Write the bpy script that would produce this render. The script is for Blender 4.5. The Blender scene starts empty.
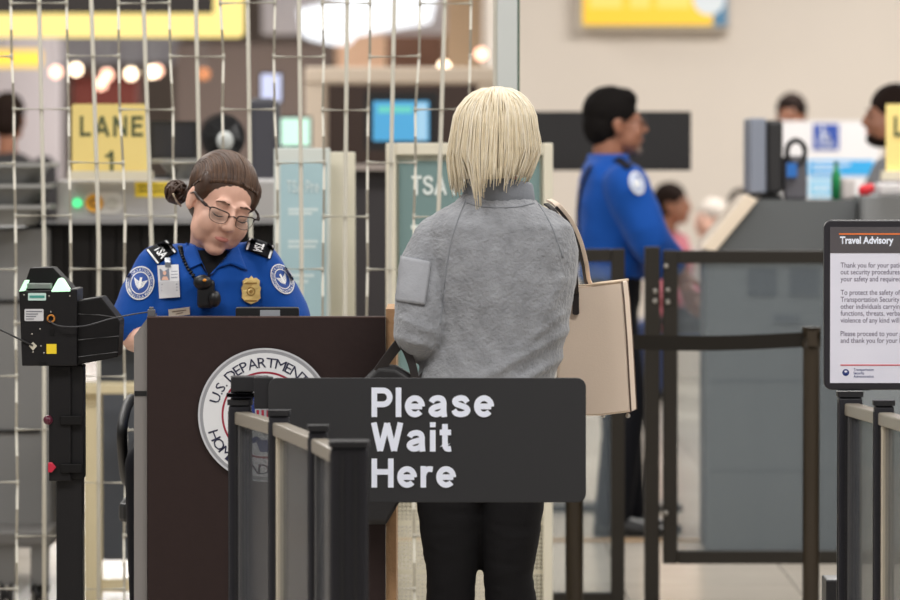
import bpy, bmesh, math, random
from mathutils import Vector, Matrix, noise
from mathutils.bvhtree import BVHTree
random.seed(7)
sc = bpy.context.scene
COL = sc.collection
V = Vector
PI = math.pi
# ------------------------------------------------------------------ camera
FPX = 5000.0
CAMZ = 1.54
PITCH = math.atan(150 / FPX)
cd = bpy.data.cameras.new('camera')
cam = bpy.data.objects.new('camera', cd)
COL.objects.link(cam)
cam.location = (0, 0, CAMZ)
cam.rotation_euler = (PI / 2 - PITCH, 0, 0)
cd.sensor_width = 36
cd.lens = FPX / 900 * 36
cd.clip_end = 500
cd.dof.use_dof = True
cd.dof.focus_distance = 12.25
cd.dof.aperture_fstop = 4.7
sc.camera = cam
# ------------------------------------------------------------------ light
sc.view_settings.view_transform = 'Standard'
sc.view_settings.look = 'None'
sc.view_settings.gamma = 1
sc.view_settings.exposure = 0.0
w = bpy.data.worlds.new('world')
sc.world = w
w.use_nodes = True
w.node_tree.nodes['Background'].inputs[0].default_value = (1.0, 0.97, 0.93, 1)
w.node_tree.nodes['Background'].inputs[1].default_value = 0.26
def area(x, y, z, sx, sy, e, col=(1, 0.97, 0.93), rot=(0, 0, 0)):
    l = bpy.data.lights.new('overhead_area', 'AREA')
    l.shape = 'RECTANGLE'; l.size = sx; l.size_y = sy; l.energy = e; l.color = col
    o = bpy.data.objects.new('overhead_area', l); COL.objects.link(o)
    o.location = (x, y, z); o.rotation_euler = rot
    return o
for (x, y, e) in ((-2.2, 9.5, 185), (2.2, 9.5, 185), (-2.2, 13.5, 130), (2.2, 13.5, 130), (-2.5, 18, 170), (2.5, 18, 200),
                  (-2.5, 24, 220), (3.0, 25, 260), (3.0, 30.5, 300), (-3, 33, 260), (-3, 44, 480), (-3, 52, 480), (-2, 60, 430)):  # farthest area lights are added to brighten the dark background on the left
    area(x, y, 4.2, 2.6, 1.2, e * 0.82)
# ------------------------------------------------------------------ maths
F_ = V((0, math.cos(PITCH), -math.sin(PITCH)))
U_ = V((0, math.sin(PITCH), math.cos(PITCH)))
CAM = V((0, 0, CAMZ))
def ray(u, v):
    return F_ + V((1, 0, 0)) * ((u - 450) / FPX) + U_ * ((300 - v) / FPX)
def at(u, v, Y):
    d = ray(u, v)
    return CAM + d * (Y / d.y)
def Ys(s):
    return FPX / s
def lin(c):
    return tuple(((x / 255) / 12.92 if x / 255 <= 0.04045 else ((x / 255 + 0.055) / 1.055) ** 2.4) for x in c)
# ------------------------------------------------------------------ materials
MATS = {}
def mat(name, rgb, rough=0.55, metal=0.0, spec=0.5, bump=0.0, bscale=200, var=0.0, vscale=6, emit=0.0, sheen=0.0, alpha=1.0, detail=2):
    if name in MATS: return MATS[name]
    m = bpy.data.materials.new(name); m.use_nodes = True
    nt = m.node_tree; n = nt.nodes; L = nt.links
    p = n['Principled BSDF']
    c = lin(rgb) + (1,)
    p.inputs['Base Color'].default_value = c
    p.inputs['Roughness'].default_value = rough
    p.inputs['Metallic'].default_value = metal
    p.inputs['Specular IOR Level'].default_value = spec
    if sheen: p.inputs['Sheen Weight'].default_value = sheen
    if emit:
        p.inputs['Emission Color'].default_value = c
        p.inputs['Base Color'].default_value = tuple(x * .25 for x in c[:3]) + (1,)
        p.inputs['Emission Strength'].default_value = emit
    if bump or var:
        tc = n.new('ShaderNodeTexCoord')
    if var:
        t = n.new('ShaderNodeTexNoise'); t.inputs['Scale'].default_value = vscale; t.inputs['Detail'].default_value = 4
        L.new(tc.outputs['Object'], t.inputs['Vector'])
        mx = n.new('ShaderNodeMix'); mx.data_type = 'RGBA'
        mx.inputs['A'].default_value = tuple(x * (1 - var) for x in c[:3]) + (1,)
        mx.inputs['B'].default_value = tuple(min(1, x * (1 + var)) for x in c[:3]) + (1,)
        L.new(t.outputs['Fac'], mx.inputs['Factor'])
        L.new(mx.outputs['Result'], p.inputs['Base Color'])
        if emit: L.new(mx.outputs['Result'], p.inputs['Emission Color'])
    if bump:
        t2 = n.new('ShaderNodeTexNoise'); t2.inputs['Scale'].default_value = bscale; t2.inputs['Detail'].default_value = detail
        L.new(tc.outputs['Object'], t2.inputs['Vector'])
        b = n.new('ShaderNodeBump'); b.inputs['Strength'].default_value = bump; b.inputs['Distance'].default_value = 0.004
        L.new(t2.outputs['Fac'], b.inputs['Height']); L.new(b.outputs['Normal'], p.inputs['Normal'])
    MATS[name] = m
    return m
def glassmat(name, tint, mix=0.12, rough=0.05):
    if name in MATS: return MATS[name]
    m = bpy.data.materials.new(name); m.use_nodes = True
    nt = m.node_tree; n = nt.nodes; L = nt.links
    p = n['Principled BSDF']; out = n['Material Output']
    p.inputs['Base Color'].default_value = lin(tint) + (1,); p.inputs['Roughness'].default_value = rough
    tr = n.new('ShaderNodeBsdfTransparent'); tr.inputs[0].default_value = (0.93, 0.95, 0.95, 1)
    mx = n.new('ShaderNodeMixShader'); mx.inputs[0].default_value = mix
    L.new(tr.outputs[0], mx.inputs[1]); L.new(p.outputs[0], mx.inputs[2]); L.new(mx.outputs[0], out.inputs[0])
    MATS[name] = m
    return m
# ------------------------------------------------------------------ mesh helpers
def B(): return bmesh.new()
def box(bm, c, s, R=None, taper=None):
    vs = []
    for dz in (-1, 1):
        for dx, dy in ((-1, -1), (1, -1), (1, 1), (-1, 1)):
            k = taper if (taper and dz > 0) else 1
            p = V((dx * s[0] / 2 * k, dy * s[1] / 2 * k, dz * s[2] / 2))
            if R: p = R @ p
            vs.append(bm.verts.new(p + V(c)))
    for f in ((3, 2, 1, 0), (4, 5, 6, 7), (0, 1, 5, 4), (1, 2, 6, 5), (2, 3, 7, 6), (3, 0, 4, 7)):
        bm.faces.new([vs[i] for i in f])
    return vs
def bxyz(bm, x0, x1, y0, y1, z0, z1):
    return box(bm, ((x0 + x1) / 2, (y0 + y1) / 2, (z0 + z1) / 2), (abs(x1 - x0), abs(y1 - y0), abs(z1 - z0)))
def pbox(bm, u0, u1, v0, v1, Y, dep):
    """box whose front face covers the given outline at distance Y, going back by dep"""
    a = at(u0, v1, Y); b = at(u1, v0, Y)
    return bxyz(bm, a.x, b.x, Y, Y + dep, a.z, b.z)
def loft(bm, rings, cap=True):
    rv = [[bm.verts.new(p) for p in r] for r in rings]
    n = len(rv[0])
    for a, b in zip(rv[:-1], rv[1:]):
        for i in range(n):
            bm.faces.new((a[i], a[(i + 1) % n], b[(i + 1) % n], b[i]))
    if cap:
        bm.faces.new(list(reversed(rv[0]))); bm.faces.new(rv[-1])
    return rv
def ring(c, ax, ay, n=20, p=2.0):
    r = []
    for i in range(n):
        t = 2 * PI * i / n
        ct, st = math.cos(t), math.sin(t)
        x = math.copysign(abs(ct) ** (2 / p), ct); y = math.copysign(abs(st) ** (2 / p), st)
        r.append(V(c) + V(ax) * x + V(ay) * y)
    return r
def frame(d):
    d = V(d).normalized()
    a = V((0, 0, 1)) if abs(d.z) < 0.9 else V((0, 1, 0))
    x = d.cross(a).normalized(); y = x.cross(d).normalized()
    return x, y, d
def tube(bm, pts, r, n=10, cap=True, flat=None):
    pts = [V(p) for p in pts]
    rr = r if isinstance(r, (list, tuple)) else [r] * len(pts)
    rings = []; px = None
    for i, p in enumerate(pts):
        d = (pts[min(i + 1, len(pts) - 1)] - pts[max(i - 1, 0)])
        if d.length < 1e-9: d = V((0, 0, 1))
        d.normalize()
        if px is None:
            px, py, _ = frame(d)
        else:
            px = (px - d * px.dot(d))
            if px.length < 1e-6: px, py, _ = frame(d)
            px.normalize(); py = d.cross(px)
        rings.append(ring(p, px * rr[i], py * rr[i] * (flat or 1), n))
    loft(bm, rings, cap)
def spline(pts, n=8):
    pts = [V(p) for p in pts]; out = []
    for i in range(len(pts) - 1):
        p0 = pts[max(i - 1, 0)]; p1 = pts[i]; p2 = pts[i + 1]; p3 = pts[min(i + 2, len(pts) - 1)]
        for k in range(n):
            t = k / n
            out.append(0.5 * ((2 * p1) + (p2 - p0) * t + (2 * p0 - 5 * p1 + 4 * p2 - p3) * t * t + (3 * p1 - p0 - 3 * p2 + p3) * t ** 3))
    out.append(pts[-1])
    return out
def cyl(bm, p0, p1, r0, r1=None, n=20):
    tube(bm, [p0, p1], [r0, r0 if r1 is None else r1], n)
def capsule(bm, p0, p1, r0, r1, n=14):
    p0 = V(p0); p1 = V(p1); d = (p1 - p0)
    if d.length < 1e-6: d = V((0, 0, 1e-4))
    x, y, dd = frame(d)
    rings = []
    for k in range(5):
        a = PI / 2 * (k + 0.35) / 5.35
        rings.append(ring(p0 - dd * r0 * math.cos(a), x * r0 * math.sin(a), y * r0 * math.sin(a), n))
    for k in range(5):
        t = k / 4; r = r0 + (r1 - r0) * t
        rings.append(ring(p0 + d * t, x * r, y * r, n))
    for k in range(4, -1, -1):
        a = PI / 2 * (k + 0.35) / 5.35
        rings.append(ring(p1 + dd * r1 * math.cos(a), x * r1 * math.sin(a), y * r1 * math.sin(a), n))
    loft(bm, rings)
def chain(bm, pts, rs, n=14):
    for i in range(len(pts) - 1): capsule(bm, pts[i], pts[i + 1], rs[i], rs[i + 1], n)
def ell(bm, c, r, R=None, n=16, m=12):
    rings = []
    for j in range(m):
        a = PI * (j + 0.5) / m
        z = -math.cos(a) * r[2]; k = math.sin(a)
        pts = []
        for i in range(n):
            t = 2 * PI * i / n
            p = V((r[0] * k * math.cos(t), r[1] * k * math.sin(t), z))
            if R: p = R @ p
            pts.append(p + V(c))
        rings.append(pts)
    loft(bm, rings)
def prism(bm, poly, to3, d):
    """poly: 2-D points, to3 maps to 3-D, d: extrusion vector"""
    a = [bm.verts.new(to3(p)) for p in poly]; b = [bm.verts.new(to3(p) + V(d)) for p in poly]
    n = len(poly)
    bm.faces.new(a); bm.faces.new(list(reversed(b)))
    for i in range(n): bm.faces.new((a[i], b[i], b[(i + 1) % n], a[(i + 1) % n]))
def rrect(w, h, r, n=6, cx=0, cy=0):
    pts = []
    for sx, sy, a0 in ((1, 1, 0), (-1, 1, 90), (-1, -1, 180), (1, -1, 270)):
        for i in range(n + 1):
            a = math.radians(a0 + 90 * i / n)
            pts.append((cx + sx * (w / 2 - r) + r * math.cos(a), cy + sy * (h / 2 - r) + r * math.sin(a)))
    return pts
def plate(bm, u0, u1, v0, v1, Y, dep, rpx=0):
    """rounded plate, front at Y"""
    if rpx <= 0: return pbox(bm, u0, u1, v0, v1, Y, dep)
    prism(bm, rrect(u1 - u0, v1 - v0, rpx, 6, (u0 + u1) / 2, (v0 + v1) / 2), lambda p: at(p[0], p[1], Y), (0, dep, 0))
WL = {}
def wloc(o):
    l = V((0, 0, 0))
    while o: l = l + WL.get(o.name, V((0, 0, 0))); o = o.parent
    return l
def obj(name, bm, m, parent=None, smooth=False, bevel=0, sub=0, label=None, solid=0, recalc=True):
    if parent:
        off = wloc(parent)
        for v in bm.verts: v.co -= off
    if recalc: bmesh.ops.recalc_face_normals(bm, faces=bm.faces)
    me = bpy.data.meshes.new(name)
    if smooth:
        for f in bm.faces: f.smooth = True
    bm.to_mesh(me); bm.free()
    for mm in (m if isinstance(m, (list, tuple)) else [m]): me.materials.append(mm)
    o = bpy.data.objects.new(name, me); COL.objects.link(o)
    if parent: o.parent = parent
    if solid:
        md = o.modifiers.new('solid', 'SOLIDIFY'); md.thickness = solid; md.offset = 0
    if bevel:
        md = o.modifiers.new('bevel', 'BEVEL'); md.width = bevel; md.segments = 2; md.limit_method = 'ANGLE'; md.angle_limit = math.radians(40)
    if sub:
        md = o.modifiers.new('sub', 'SUBSURF'); md.levels = sub; md.render_levels = sub
    if label: o['label'] = label
    return o
def tag(o, label, cat, group=None):
    o['label'] = label; o['category'] = cat
    if group: o['group'] = group
    return o
def thing(name, label, cat, loc, group=None):
    o = bpy.data.objects.new(name, None); COL.objects.link(o)
    o.empty_display_size = 0.05
    o.location = loc; WL[o.name] = V(loc)
    return tag(o, label, cat, group)
def struct(name, bm, m, **k):
    o = obj(name, bm, m, **k); o['kind'] = 'structure'; return o
def shift_origin(o):
    """top-level single-mesh thing: origin at its base"""
    me = o.data
    xs = [v.co for v in me.vertices]
    c = V(((min(p.x for p in xs) + max(p.x for p in xs)) / 2, (min(p.y for p in xs) + max(p.y for p in xs)) / 2, min(p.z for p in xs)))
    me.transform(Matrix.Translation(-c)); o.location = c; WL[o.name] = c
    return o
def solo(name, bm, m, label, cat, group=None, **k):
    return tag(shift_origin(obj(name, bm, m, **k)), label, cat, group)
def fuse(bm, voxel, smooth=6, fold=0.0, fscale=9, stretch=(1, 1, 1), seed=0):
    """union of closed volumes into one continuous surface"""
    bmesh.ops.recalc_face_normals(bm, faces=bm.faces)
    me = bpy.data.meshes.new('tmp'); bm.to_mesh(me); bm.free()
    o = bpy.data.objects.new('tmp', me); COL.objects.link(o)
    md = o.modifiers.new('r', 'REMESH'); md.mode = 'VOXEL'; md.voxel_size = voxel
    if smooth:
        md = o.modifiers.new('s', 'SMOOTH'); md.iterations = smooth; md.factor = 0.5
    dg = bpy.context.evaluated_depsgraph_get()
    out = bmesh.new(); out.from_mesh(o.evaluated_get(dg).to_mesh())
    bpy.data.objects.remove(o); bpy.data.meshes.remove(me)
    if fold:
        out.normal_update()
        mv = []
        for v in out.verts:
            q = V((v.co.x * stretch[0], v.co.y * stretch[1], v.co.z * stretch[2])) * fscale + V((seed, seed * 2.3, 0))
            a = noise.noise(q); b = noise.noise(q * 2.1 + V((5, 1, 2)))
            mv.append(v.normal * fold * ((1 - abs(a) * 2.2) * 0.7 + b * 0.5))
        for v, d in zip(out.verts, mv): v.co += d
    return out
def bvh(bm):
    bm.normal_update()
    return BVHTree.FromBMesh(bm)
def proj(bm2, tree, off, Yfall=12.9):
    """drape a flat design given in picture units over the surface it is sewn on"""
    for v in bm2.verts:
        d = ray(v.co.x, v.co.y).normalized()
        h = tree.ray_cast(CAM, d)
        if h[0]: p = h[0]
        else:
            p = CAM + d * (Yfall / d.y); q = tree.find_nearest(p)[0]
            if q: p = CAM + d * (q.y / d.y)
        v.co = p - d * (off + v.co.z)
    return bm2
def polyfill(bm, pts, n=0):
    bm.faces.new([bm.verts.new((p[0], p[1], 0)) for p in pts])
def gridquad(bm, c00, c10, c11, c01, nx=8, ny=8):
    c = [[None] * (nx + 1) for _ in range(ny + 1)]
    for j in range(ny + 1):
        for i in range(nx + 1):
            a = i / nx; b = j / ny
            p = (V(c00) * (1 - a) * (1 - b) + V(c10) * a * (1 - b) + V(c11) * a * b + V(c01) * (1 - a) * b)
            c[j][i] = bm.verts.new((p.x, p.y, 0))
    for j in range(ny):
        for i in range(nx):
            bm.faces.new((c[j][i], c[j][i + 1], c[j + 1][i + 1], c[j + 1][i]))
def annulus(bm, c, r0, r1, n=40, rot=0, sx=1, a0=0, a1=2 * PI):
    full = abs(a1 - a0 - 2 * PI) < 1e-6
    cr, sr = math.cos(rot), math.sin(rot)
    def P(r, a):
        x = r * math.cos(a) * sx; y = r * math.sin(a)
        return (c[0] + x * cr - y * sr, c[1] + x * sr + y * cr, 0)
    m = n if full else n + 1
    A = [bm.verts.new(P(r1, a0 + (a1 - a0) * i / n)) for i in range(m)]
    if r0 <= 0:
        if full:
            o = bm.verts.new((c[0], c[1], 0))
            for i in range(n): bm.faces.new((o, A[i], A[(i + 1) % n]))
        return
    I = [bm.verts.new(P(r0, a0 + (a1 - a0) * i / n)) for i in range(m)]
    for i in range(n if full else n):
        bm.faces.new((I[i], A[i], A[(i + 1) % m], I[(i + 1) % m]))
def text_bm(s, size=1.0, bold=0.0, align='LEFT', spacing=1.0, ext=0.0, res=3):
    cu = bpy.data.curves.new('t', 'FONT'); cu.body = s; cu.size = size; cu.offset = bold; cu.align_x = align
    cu.space_character = spacing; cu.extrude = ext; cu.resolution_u = res
    o = bpy.data.objects.new('t', cu); COL.objects.link(o)
    dg = bpy.context.evaluated_depsgraph_get(); dg.update()
    bm = bmesh.new(); bm.from_mesh(o.evaluated_get(dg).to_mesh())
    bpy.data.objects.remove(o); bpy.data.curves.remove(cu)
    return bm
def merge(dst, src, f=None):
    vm = {}
    for v in src.verts: vm[v] = dst.verts.new(f(v.co) if f else v.co)
    for fc in src.faces:
        try: dst.faces.new([vm[v] for v in fc.verts])
        except ValueError: pass
    src.free()
def width(bm):
    xs = [v.co.x for v in bm.verts]
    return (min(xs), max(xs)) if xs else (0, 0)
def fit_text(s, x0, x1, ybase, cap, bold=0.0, spacing=1.0, ext=0.0):
    """flat lettering in picture units: from x0 to x1, baseline ybase (down positive), capital height cap"""
    t = text_bm(s, 1.0, bold, 'LEFT', spacing, ext)
    a, b = width(t); k = (x1 - x0) / (b - a)
    ys = max(v.co.y for v in t.verts)
    ky = cap / 0.73
    for v in t.verts: v.co = V((x0 + (v.co.x - a) * k, ybase - v.co.y * ky, v.co.z))
    return t
def put(bm, Y, dy=0.0):
    """flat design in picture units standing at distance Y (z of design = towards the viewer)"""
    for v in bm.verts:
        z = v.co.z
        v.co = at(v.co.x, v.co.y, Y) - V((0, z + dy, 0))
    return bm
def arc_text(bm, s, c, r, size, a_mid, outward=True, sx=1.0, rot=0, bold=0.0, ext=0.0, span=None):
    """lettering on a circle, picture units (y down). a_mid: clockwise angle from the top"""
    ws = []
    for ch in s:
        if ch == ' ': ws.append((None, 0.28 * size, 0)); continue
        t = text_bm(ch, size, bold, 'LEFT', 1, ext, 2); a, b = width(t)
        ws.append((t, (b - a) + 0.13 * size, a))
    tot = sum(w_[1] for w_ in ws)
    spread = span * r / tot if span else 1.0
    tot *= spread
    sgn = 1 if outward else -1
    pos = -tot / 2
    cr, sr = math.cos(rot), math.sin(rot)
    for t, wd, a0 in ws:
        if t:
            rr = r if outward else r + size * 0.82
            ang = a_mid + sgn * (pos + wd * spread / 2) / r
            def f(co):
                lx = co.x - a0 - (wd - 0.13 * size) / 2; ly = co.y
                ra = r + ly if outward else rr - ly
                an = ang + sgn * lx / r
                x = ra * math.sin(an) * sx; y = -ra * math.cos(an)
                return V((c[0] + x * cr - y * sr, c[1] + x * sr + y * cr, co.z))
            merge(bm, t, f)
        pos += wd * spread
def Rm(yaw=0, roll=0, pitch=0):
    return Matrix.Rotation(math.radians(yaw), 3, 'Z') @ Matrix.Rotation(math.radians(roll), 3, 'Y') @ Matrix.Rotation(math.radians(pitch), 3, 'X')

# ------------------------------------------------------------------ plain grotesque lettering built from strokes
def _arc(cx, cy, rx, ry, a0, a1, n=14):
    return [(cx + rx * math.cos(math.radians(a0 + (a1 - a0) * i / n)), cy + ry * math.sin(math.radians(a0 + (a1 - a0) * i / n))) for i in range(n + 1)]
def _sp(pts, n=6):
    return [(q.x, q.y) for q in spline([(a, b, 0) for a, b in pts], n)]
GLY = {
 'P': (.72, [[(.1, 0), (.1, 1)], [(.1, .9), (.40, .9)] + _arc(.40, .665, .235, .235, 90, -90) + [(.1, .43)]]),
 'l': (.2, [[(.1, 0), (.1, 1)]]),
 'e': (.70, [[(.12, .36), (.6, .36)], _arc(.35, .365, .25, .275, -2, 318, 26)]),
 'a': (.68, [_sp([(.10, .50), (.17, .60), (.33, .645), (.48, .60), (.53, .48)]) + [(.53, .2), (.555, .0)], _sp([(.53, .40), (.36, .37), (.16, .30), (.10, .20), (.18, .11), (.30, .095), (.45, .15), (.53, .26)])]),
 's': (.66, [_sp([(.55, .50), (.46, .61), (.32, .645), (.17, .60), (.12, .53), (.18, .44), (.33, .385), (.50, .32), (.56, .22), (.48, .125), (.32, .095), (.16, .13), (.08, .24)])]),
 'W': (1.10, [[(.09, 1), (.31, .02)], [(.31, .02), (.55, .98)], [(.55, .98), (.79, .02)], [(.79, .02), (1.01, 1)]]),
 'i': (.2, [[(.1, 0), (.1, .74)], [(.1, .84), (.1, 1.01)]]),
 't': (.42, [[(.2, .95), (.2, .22)] + _sp([(.2, .22), (.24, .12), (.32, .09), (.41, .10)]), [(.02, .66), (.41, .66)]]),
 'H': (.78, [[(.1, 0), (.1, 1)], [(.68, 0), (.68, 1)], [(.1, .54), (.68, .54)]]),
 'r': (.43, [[(.1, 0), (.1, .74)], _sp([(.1, .40), (.16, .56), (.28, .635), (.43, .625)])]),
 'L': (.6, [[(.1, 1), (.1, 0)], [(.1, .1), (.6, .1)]]),
 'A': (.80, [[(.06, 0), (.40, .98)], [(.40, .98), (.74, 0)], [(.2, .3), (.6, .3)]]),
 'N': (.78, [[(.1, 0), (.1, 1)], [(.1, .95), (.68, .05)], [(.68, 0), (.68, 1)]]),
 'E': (.64, [[(.1, 0), (.1, 1)], [(.1, .91), (.63, .91)], [(.1, .52), (.58, .52)], [(.1, .09), (.64, .09)]]),
 'T': (.66, [[(.33, 0), (.33, 1)], [(.0, .91), (.66, .91)]]),
 'S': (.70, [_sp([(.60, .70), (.54, .85), (.36, .91), (.18, .86), (.12, .73), (.19, .60), (.36, .52), (.54, .45), (.62, .29), (.54, .15), (.36, .09), (.16, .14), (.08, .31)])]),
 '1': (.42, [[(.30, 0), (.30, 1)], [(.05, .72), (.22, .80), (.30, .97)]]),
}
def stroke_text(s, wt=.2, gap=.12):
    bm = B(); x = 0; h = wt / 2
    for ch in s:
        if ch == ' ': x += .35; continue
        wd, lines = GLY[ch]
        for ln in lines:
            zi = getattr(stroke_text, 'n', 0) % 5; stroke_text.n = zi + 1
            L_, R2 = [], []
            pts = [V((a + x, b, 0)) for k, (a, b) in enumerate(ln) if k == 0 or (a, b) != ln[k - 1]]
            for i, q in enumerate(pts):
                d0 = (q - pts[i - 1]).normalized() if i else (pts[1] - q).normalized()
                d1 = (pts[i + 1] - q).normalized() if i < len(pts) - 1 else d0
                d = (d0 + d1).normalized(); n = V((-d.y, d.x, 0)); k = h / max(.5, n.dot(V((-d0.y, d0.x, 0))))
                zz = V((0, 0, .00025 * zi + .000006 * i))
                L_.append(bm.verts.new(q + n * k + zz)); R2.append(bm.verts.new(q - n * k + zz))
            for i in range(len(pts) - 1): bm.faces.new((L_[i], R2[i], R2[i + 1], L_[i + 1]))
        x += wd + gap
    for v in bm.verts: v.co.y = min(max(v.co.y, -.02), 1.02)
    return bm
def fit_stroke(s, x0, x1, ybase, cap, wt=.2, gap=.12):
    t = stroke_text(s, wt, gap); a, b = width(t); k = (x1 - x0) / (b - a)
    for v in t.verts: v.co = V((x0 + (v.co.x - a) * k, ybase - v.co.y * cap, v.co.z))
    return t
# ------------------------------------------------------------------ the setting
floorM = bpy.data.materials.new('floor_tile'); floorM.use_nodes = True
def _floor():
    nt = floorM.node_tree; n = nt.nodes; L = nt.links; p = n['Principled BSDF']
    tc = n.new('ShaderNodeTexCoord'); br = n.new('ShaderNodeTexBrick')
    br.offset = 0; br.inputs['Scale'].default_value = 1; br.inputs['Brick Width'].default_value = .61; br.inputs['Row Height'].default_value = .61
    br.inputs['Mortar Size'].default_value = .004
    br.inputs['Color1'].default_value = lin((196, 186, 172)) + (1,); br.inputs['Color2'].default_value = lin((204, 195, 182)) + (1,)
    br.inputs['Mortar'].default_value = lin((150, 142, 130)) + (1,)
    L.new(tc.outputs['Object'], br.inputs['Vector'])
    ns = n.new('ShaderNodeTexNoise'); ns.inputs['Scale'].default_value = 3; L.new(tc.outputs['Object'], ns.inputs['Vector'])
    mx = n.new('ShaderNodeMix'); mx.data_type = 'RGBA'; mx.blend_type = 'MULTIPLY'; mx.inputs['Factor'].default_value = .25
    L.new(br.outputs['Color'], mx.inputs['A']); L.new(ns.outputs['Fac'], mx.inputs['B']); L.new(mx.outputs['Result'], p.inputs['Base Color'])
    p.inputs['Roughness'].default_value = .22
_floor()
bm = B(); bxyz(bm, -14, 14, 3, 84, -.1, 0); struct('floor', bm, floorM)
wallM = mat('wall_beige', (216, 206, 195), .8, var=.03, vscale=1.5)
bm = B(); a = at(506, 150, 34); bxyz(bm, a.x, 9, 34, 34.2, 0, 4.6); struct('wall_back', bm, wallM)
bm = B(); a = at(506, 150, 34); bxyz(bm, a.x, a.x + .2, 34.2, 60, 0, 4.6); struct('wall_return', bm, wallM)
bm = B(); bxyz(bm, -14, 6, 80, 80.2, 0, 7); struct('wall_far', bm, mat('far_wall', (150, 134, 124), .9, var=.06, vscale=1))
bm = B(); a = at(-40, 185, 62); b = at(60, 30, 62); bxyz(bm, -7, b.x, 62, 62.4, 0, b.z); struct('wall_left', bm, mat('lilac_wall', (204, 196, 200), .9))
bm = B(); pbox(bm, -60, 178, 36, 63, 66, .5); struct('trim_1', bm, mat('soffit_grey', (176, 172, 178), .9))
bm = B(); pbox(bm, 336, 386, -30, 75, 57, .6).__len__(); struct('trim_2', bm, mat('peach_column', (226, 188, 160), .8))
bm = B(); pbox(bm, 445, 505, -30, 400, 58, .6); struct('trim_3', bm, mat('tan_column', (206, 182, 154), .8))
bm = B(); pbox(bm, 386, 452, 30, 72, 60, .6); struct('trim_4', bm, mat('brown_soffit', (84, 56, 42), .8))
bm = B(); pbox(bm, 176, 330, 44, 330, 64, .5); struct('trim_5', bm, mat('taupe_wall', (112, 98, 92), .9))
bm = B(); bxyz(bm, -6, 6, 19.65, 19.72, 0, .006); struct('trim_6', bm, mat('floor_strip', (176, 136, 84), .5))

def hang(bm, x, y, z, top=4.4, r=.012): cyl(bm, (x, y, z), (x, y, top), r, n=8)
# ---- lit signs high up
yel = mat('yellow_lit', (255, 230, 140), .5, emit=1.0)
yel2 = mat('yellow_lit_deep', (252, 206, 70), .5, emit=0.9)
blackF = mat('black_face', (34, 26, 24), .5)
t = thing('hanging_sign', 'large yellow lit sign with black centre hanging at upper left', 'sign', at(95, 37, 27))
Y = 27
bm = B(); plate(bm, -70, 243, -60, 37, Y, .15, 6); obj('light_box', bm, yel, t)
bm = B(); pbox(bm, -50, 213, -44, 13, Y - .012, .012); obj('black_face', bm, blackF, t)
bm = B()
for u in (-30, 200): a = at(u, -60, Y + .07); hang(bm, a.x, a.y, a.z, 5)
obj('hanger', bm, mat('hanger_metal', (120, 120, 120), .4, .7), t)
t = thing('hanging_sign', 'small yellow lit strip sign far away below the large black and yellow sign', 'sign', at(10, 68, 46))
bm = B(); plate(bm, -40, 41, 50, 67, 46, .12, 3); obj('light_box', bm, yel2, t)
bm = B(); a = at(0, 50, 46.06); hang(bm, a.x, a.y, a.z, 6); obj('hanger', bm, MATS['hanger_metal'], t)
t = thing('wall_sign', 'yellow lit sign with white round symbol on the beige wall', 'sign', at(655, 27, 33.9))
bm = B(); plate(bm, 578, 731, -45, 29, 33.86, .14, 2); obj('sign_frame', bm, mat('frame_grey', (186, 178, 168), .4), t)
bm = B(); pbox(bm, 583, 713, -40, 25, 33.84, .02); obj('light_face', bm, mat('yellow_face', (254, 204, 56), .5, emit=.9), t)
bm = B(); pbox(bm, 713, 727, -40, 25, 33.84, .02); obj('blue_face', bm, mat('blue_face', (96, 150, 186), .5, emit=.5), t)
bm = B(); annulus(bm, (709, -1), 0, 16, 32); put(bm, 33.83); obj('round_symbol', bm, mat('white_face', (235, 240, 240), .5, emit=.7), t)
bm = B()
for a_, b_ in ((590, 622), (630, 650), (657, 690)): pbox(bm, a_, b_, -6, 8, 33.832, .006)
obj('word_bar', bm, mat('yellow_face_pale', (255, 220, 110), .5, emit=.9), t)
# ---- ceiling light and far lamps
bm = B(); pbox(bm, 262, 446, -60, 34, 51, .3); struct('trim_7', bm, mat('pale_soffit', (206, 200, 204), .9))
bm = B(); prism(bm, [(298, 10), (360, -4), (436, -14), (430, 17), (352, 31), (345, 40), (328, 40), (302, 34)], lambda p: at(p[0], p[1], 48), (0, 2.0, 0))
solo('ceiling_light', bm, mat('cool_lamp', (236, 240, 246), .5, emit=1.6), 'large white ceiling light far behind the grille', 'lamp')
lampc = [mat('lamp_warm', (255, 196, 168), .5, emit=5), mat('lamp_white', (255, 230, 196), .5, emit=8), mat('lamp_amber', (226, 140, 80), .5, emit=1.6)]
LAMPS = [(56, 72, 0, 'far round lamp, first from the left of the row above the lane sign'), (76, 69.5, 1, 'far round lamp, second from the left, above left edge of yellow lane sign'),
         (107, 75, 0, 'far round lamp above middle of yellow lane sign, upper of two overlapping'), (101, 84, 0, 'far round lamp above middle of yellow lane sign, lower of two overlapping'),
         (131, 74, 1, 'bright far round lamp above right part of yellow lane sign'), (152, 72, 1, 'far round lamp, rightmost of the bright row'),
         (157, 71, 0, 'pinkish far lamp touching the rightmost bright lamp'), (204, 74, 2, 'dim orange far lamp right of the bright row'),
         (481, 54, 0, 'far warm lamp beside the grey grille post'), (444, 67, 1, 'small far lamp above the walk-through frame')]
for u, v, k, lab in LAMPS:
    c = at(u, v, 54 if u != 157 else 55)
    t = thing('pendant_lamp', lab, 'lamp', c, 'far round lamps')
    bm = B(); ell(bm, c, (.05, .05, .05)); obj('globe', bm, lampc[k], t, smooth=True)
    bm = B(); cyl(bm, c + V((0, 0, .05)), (c.x, c.y, 6), .006, n=6); obj('cord', bm, MATS['hanger_metal'], t)
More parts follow.
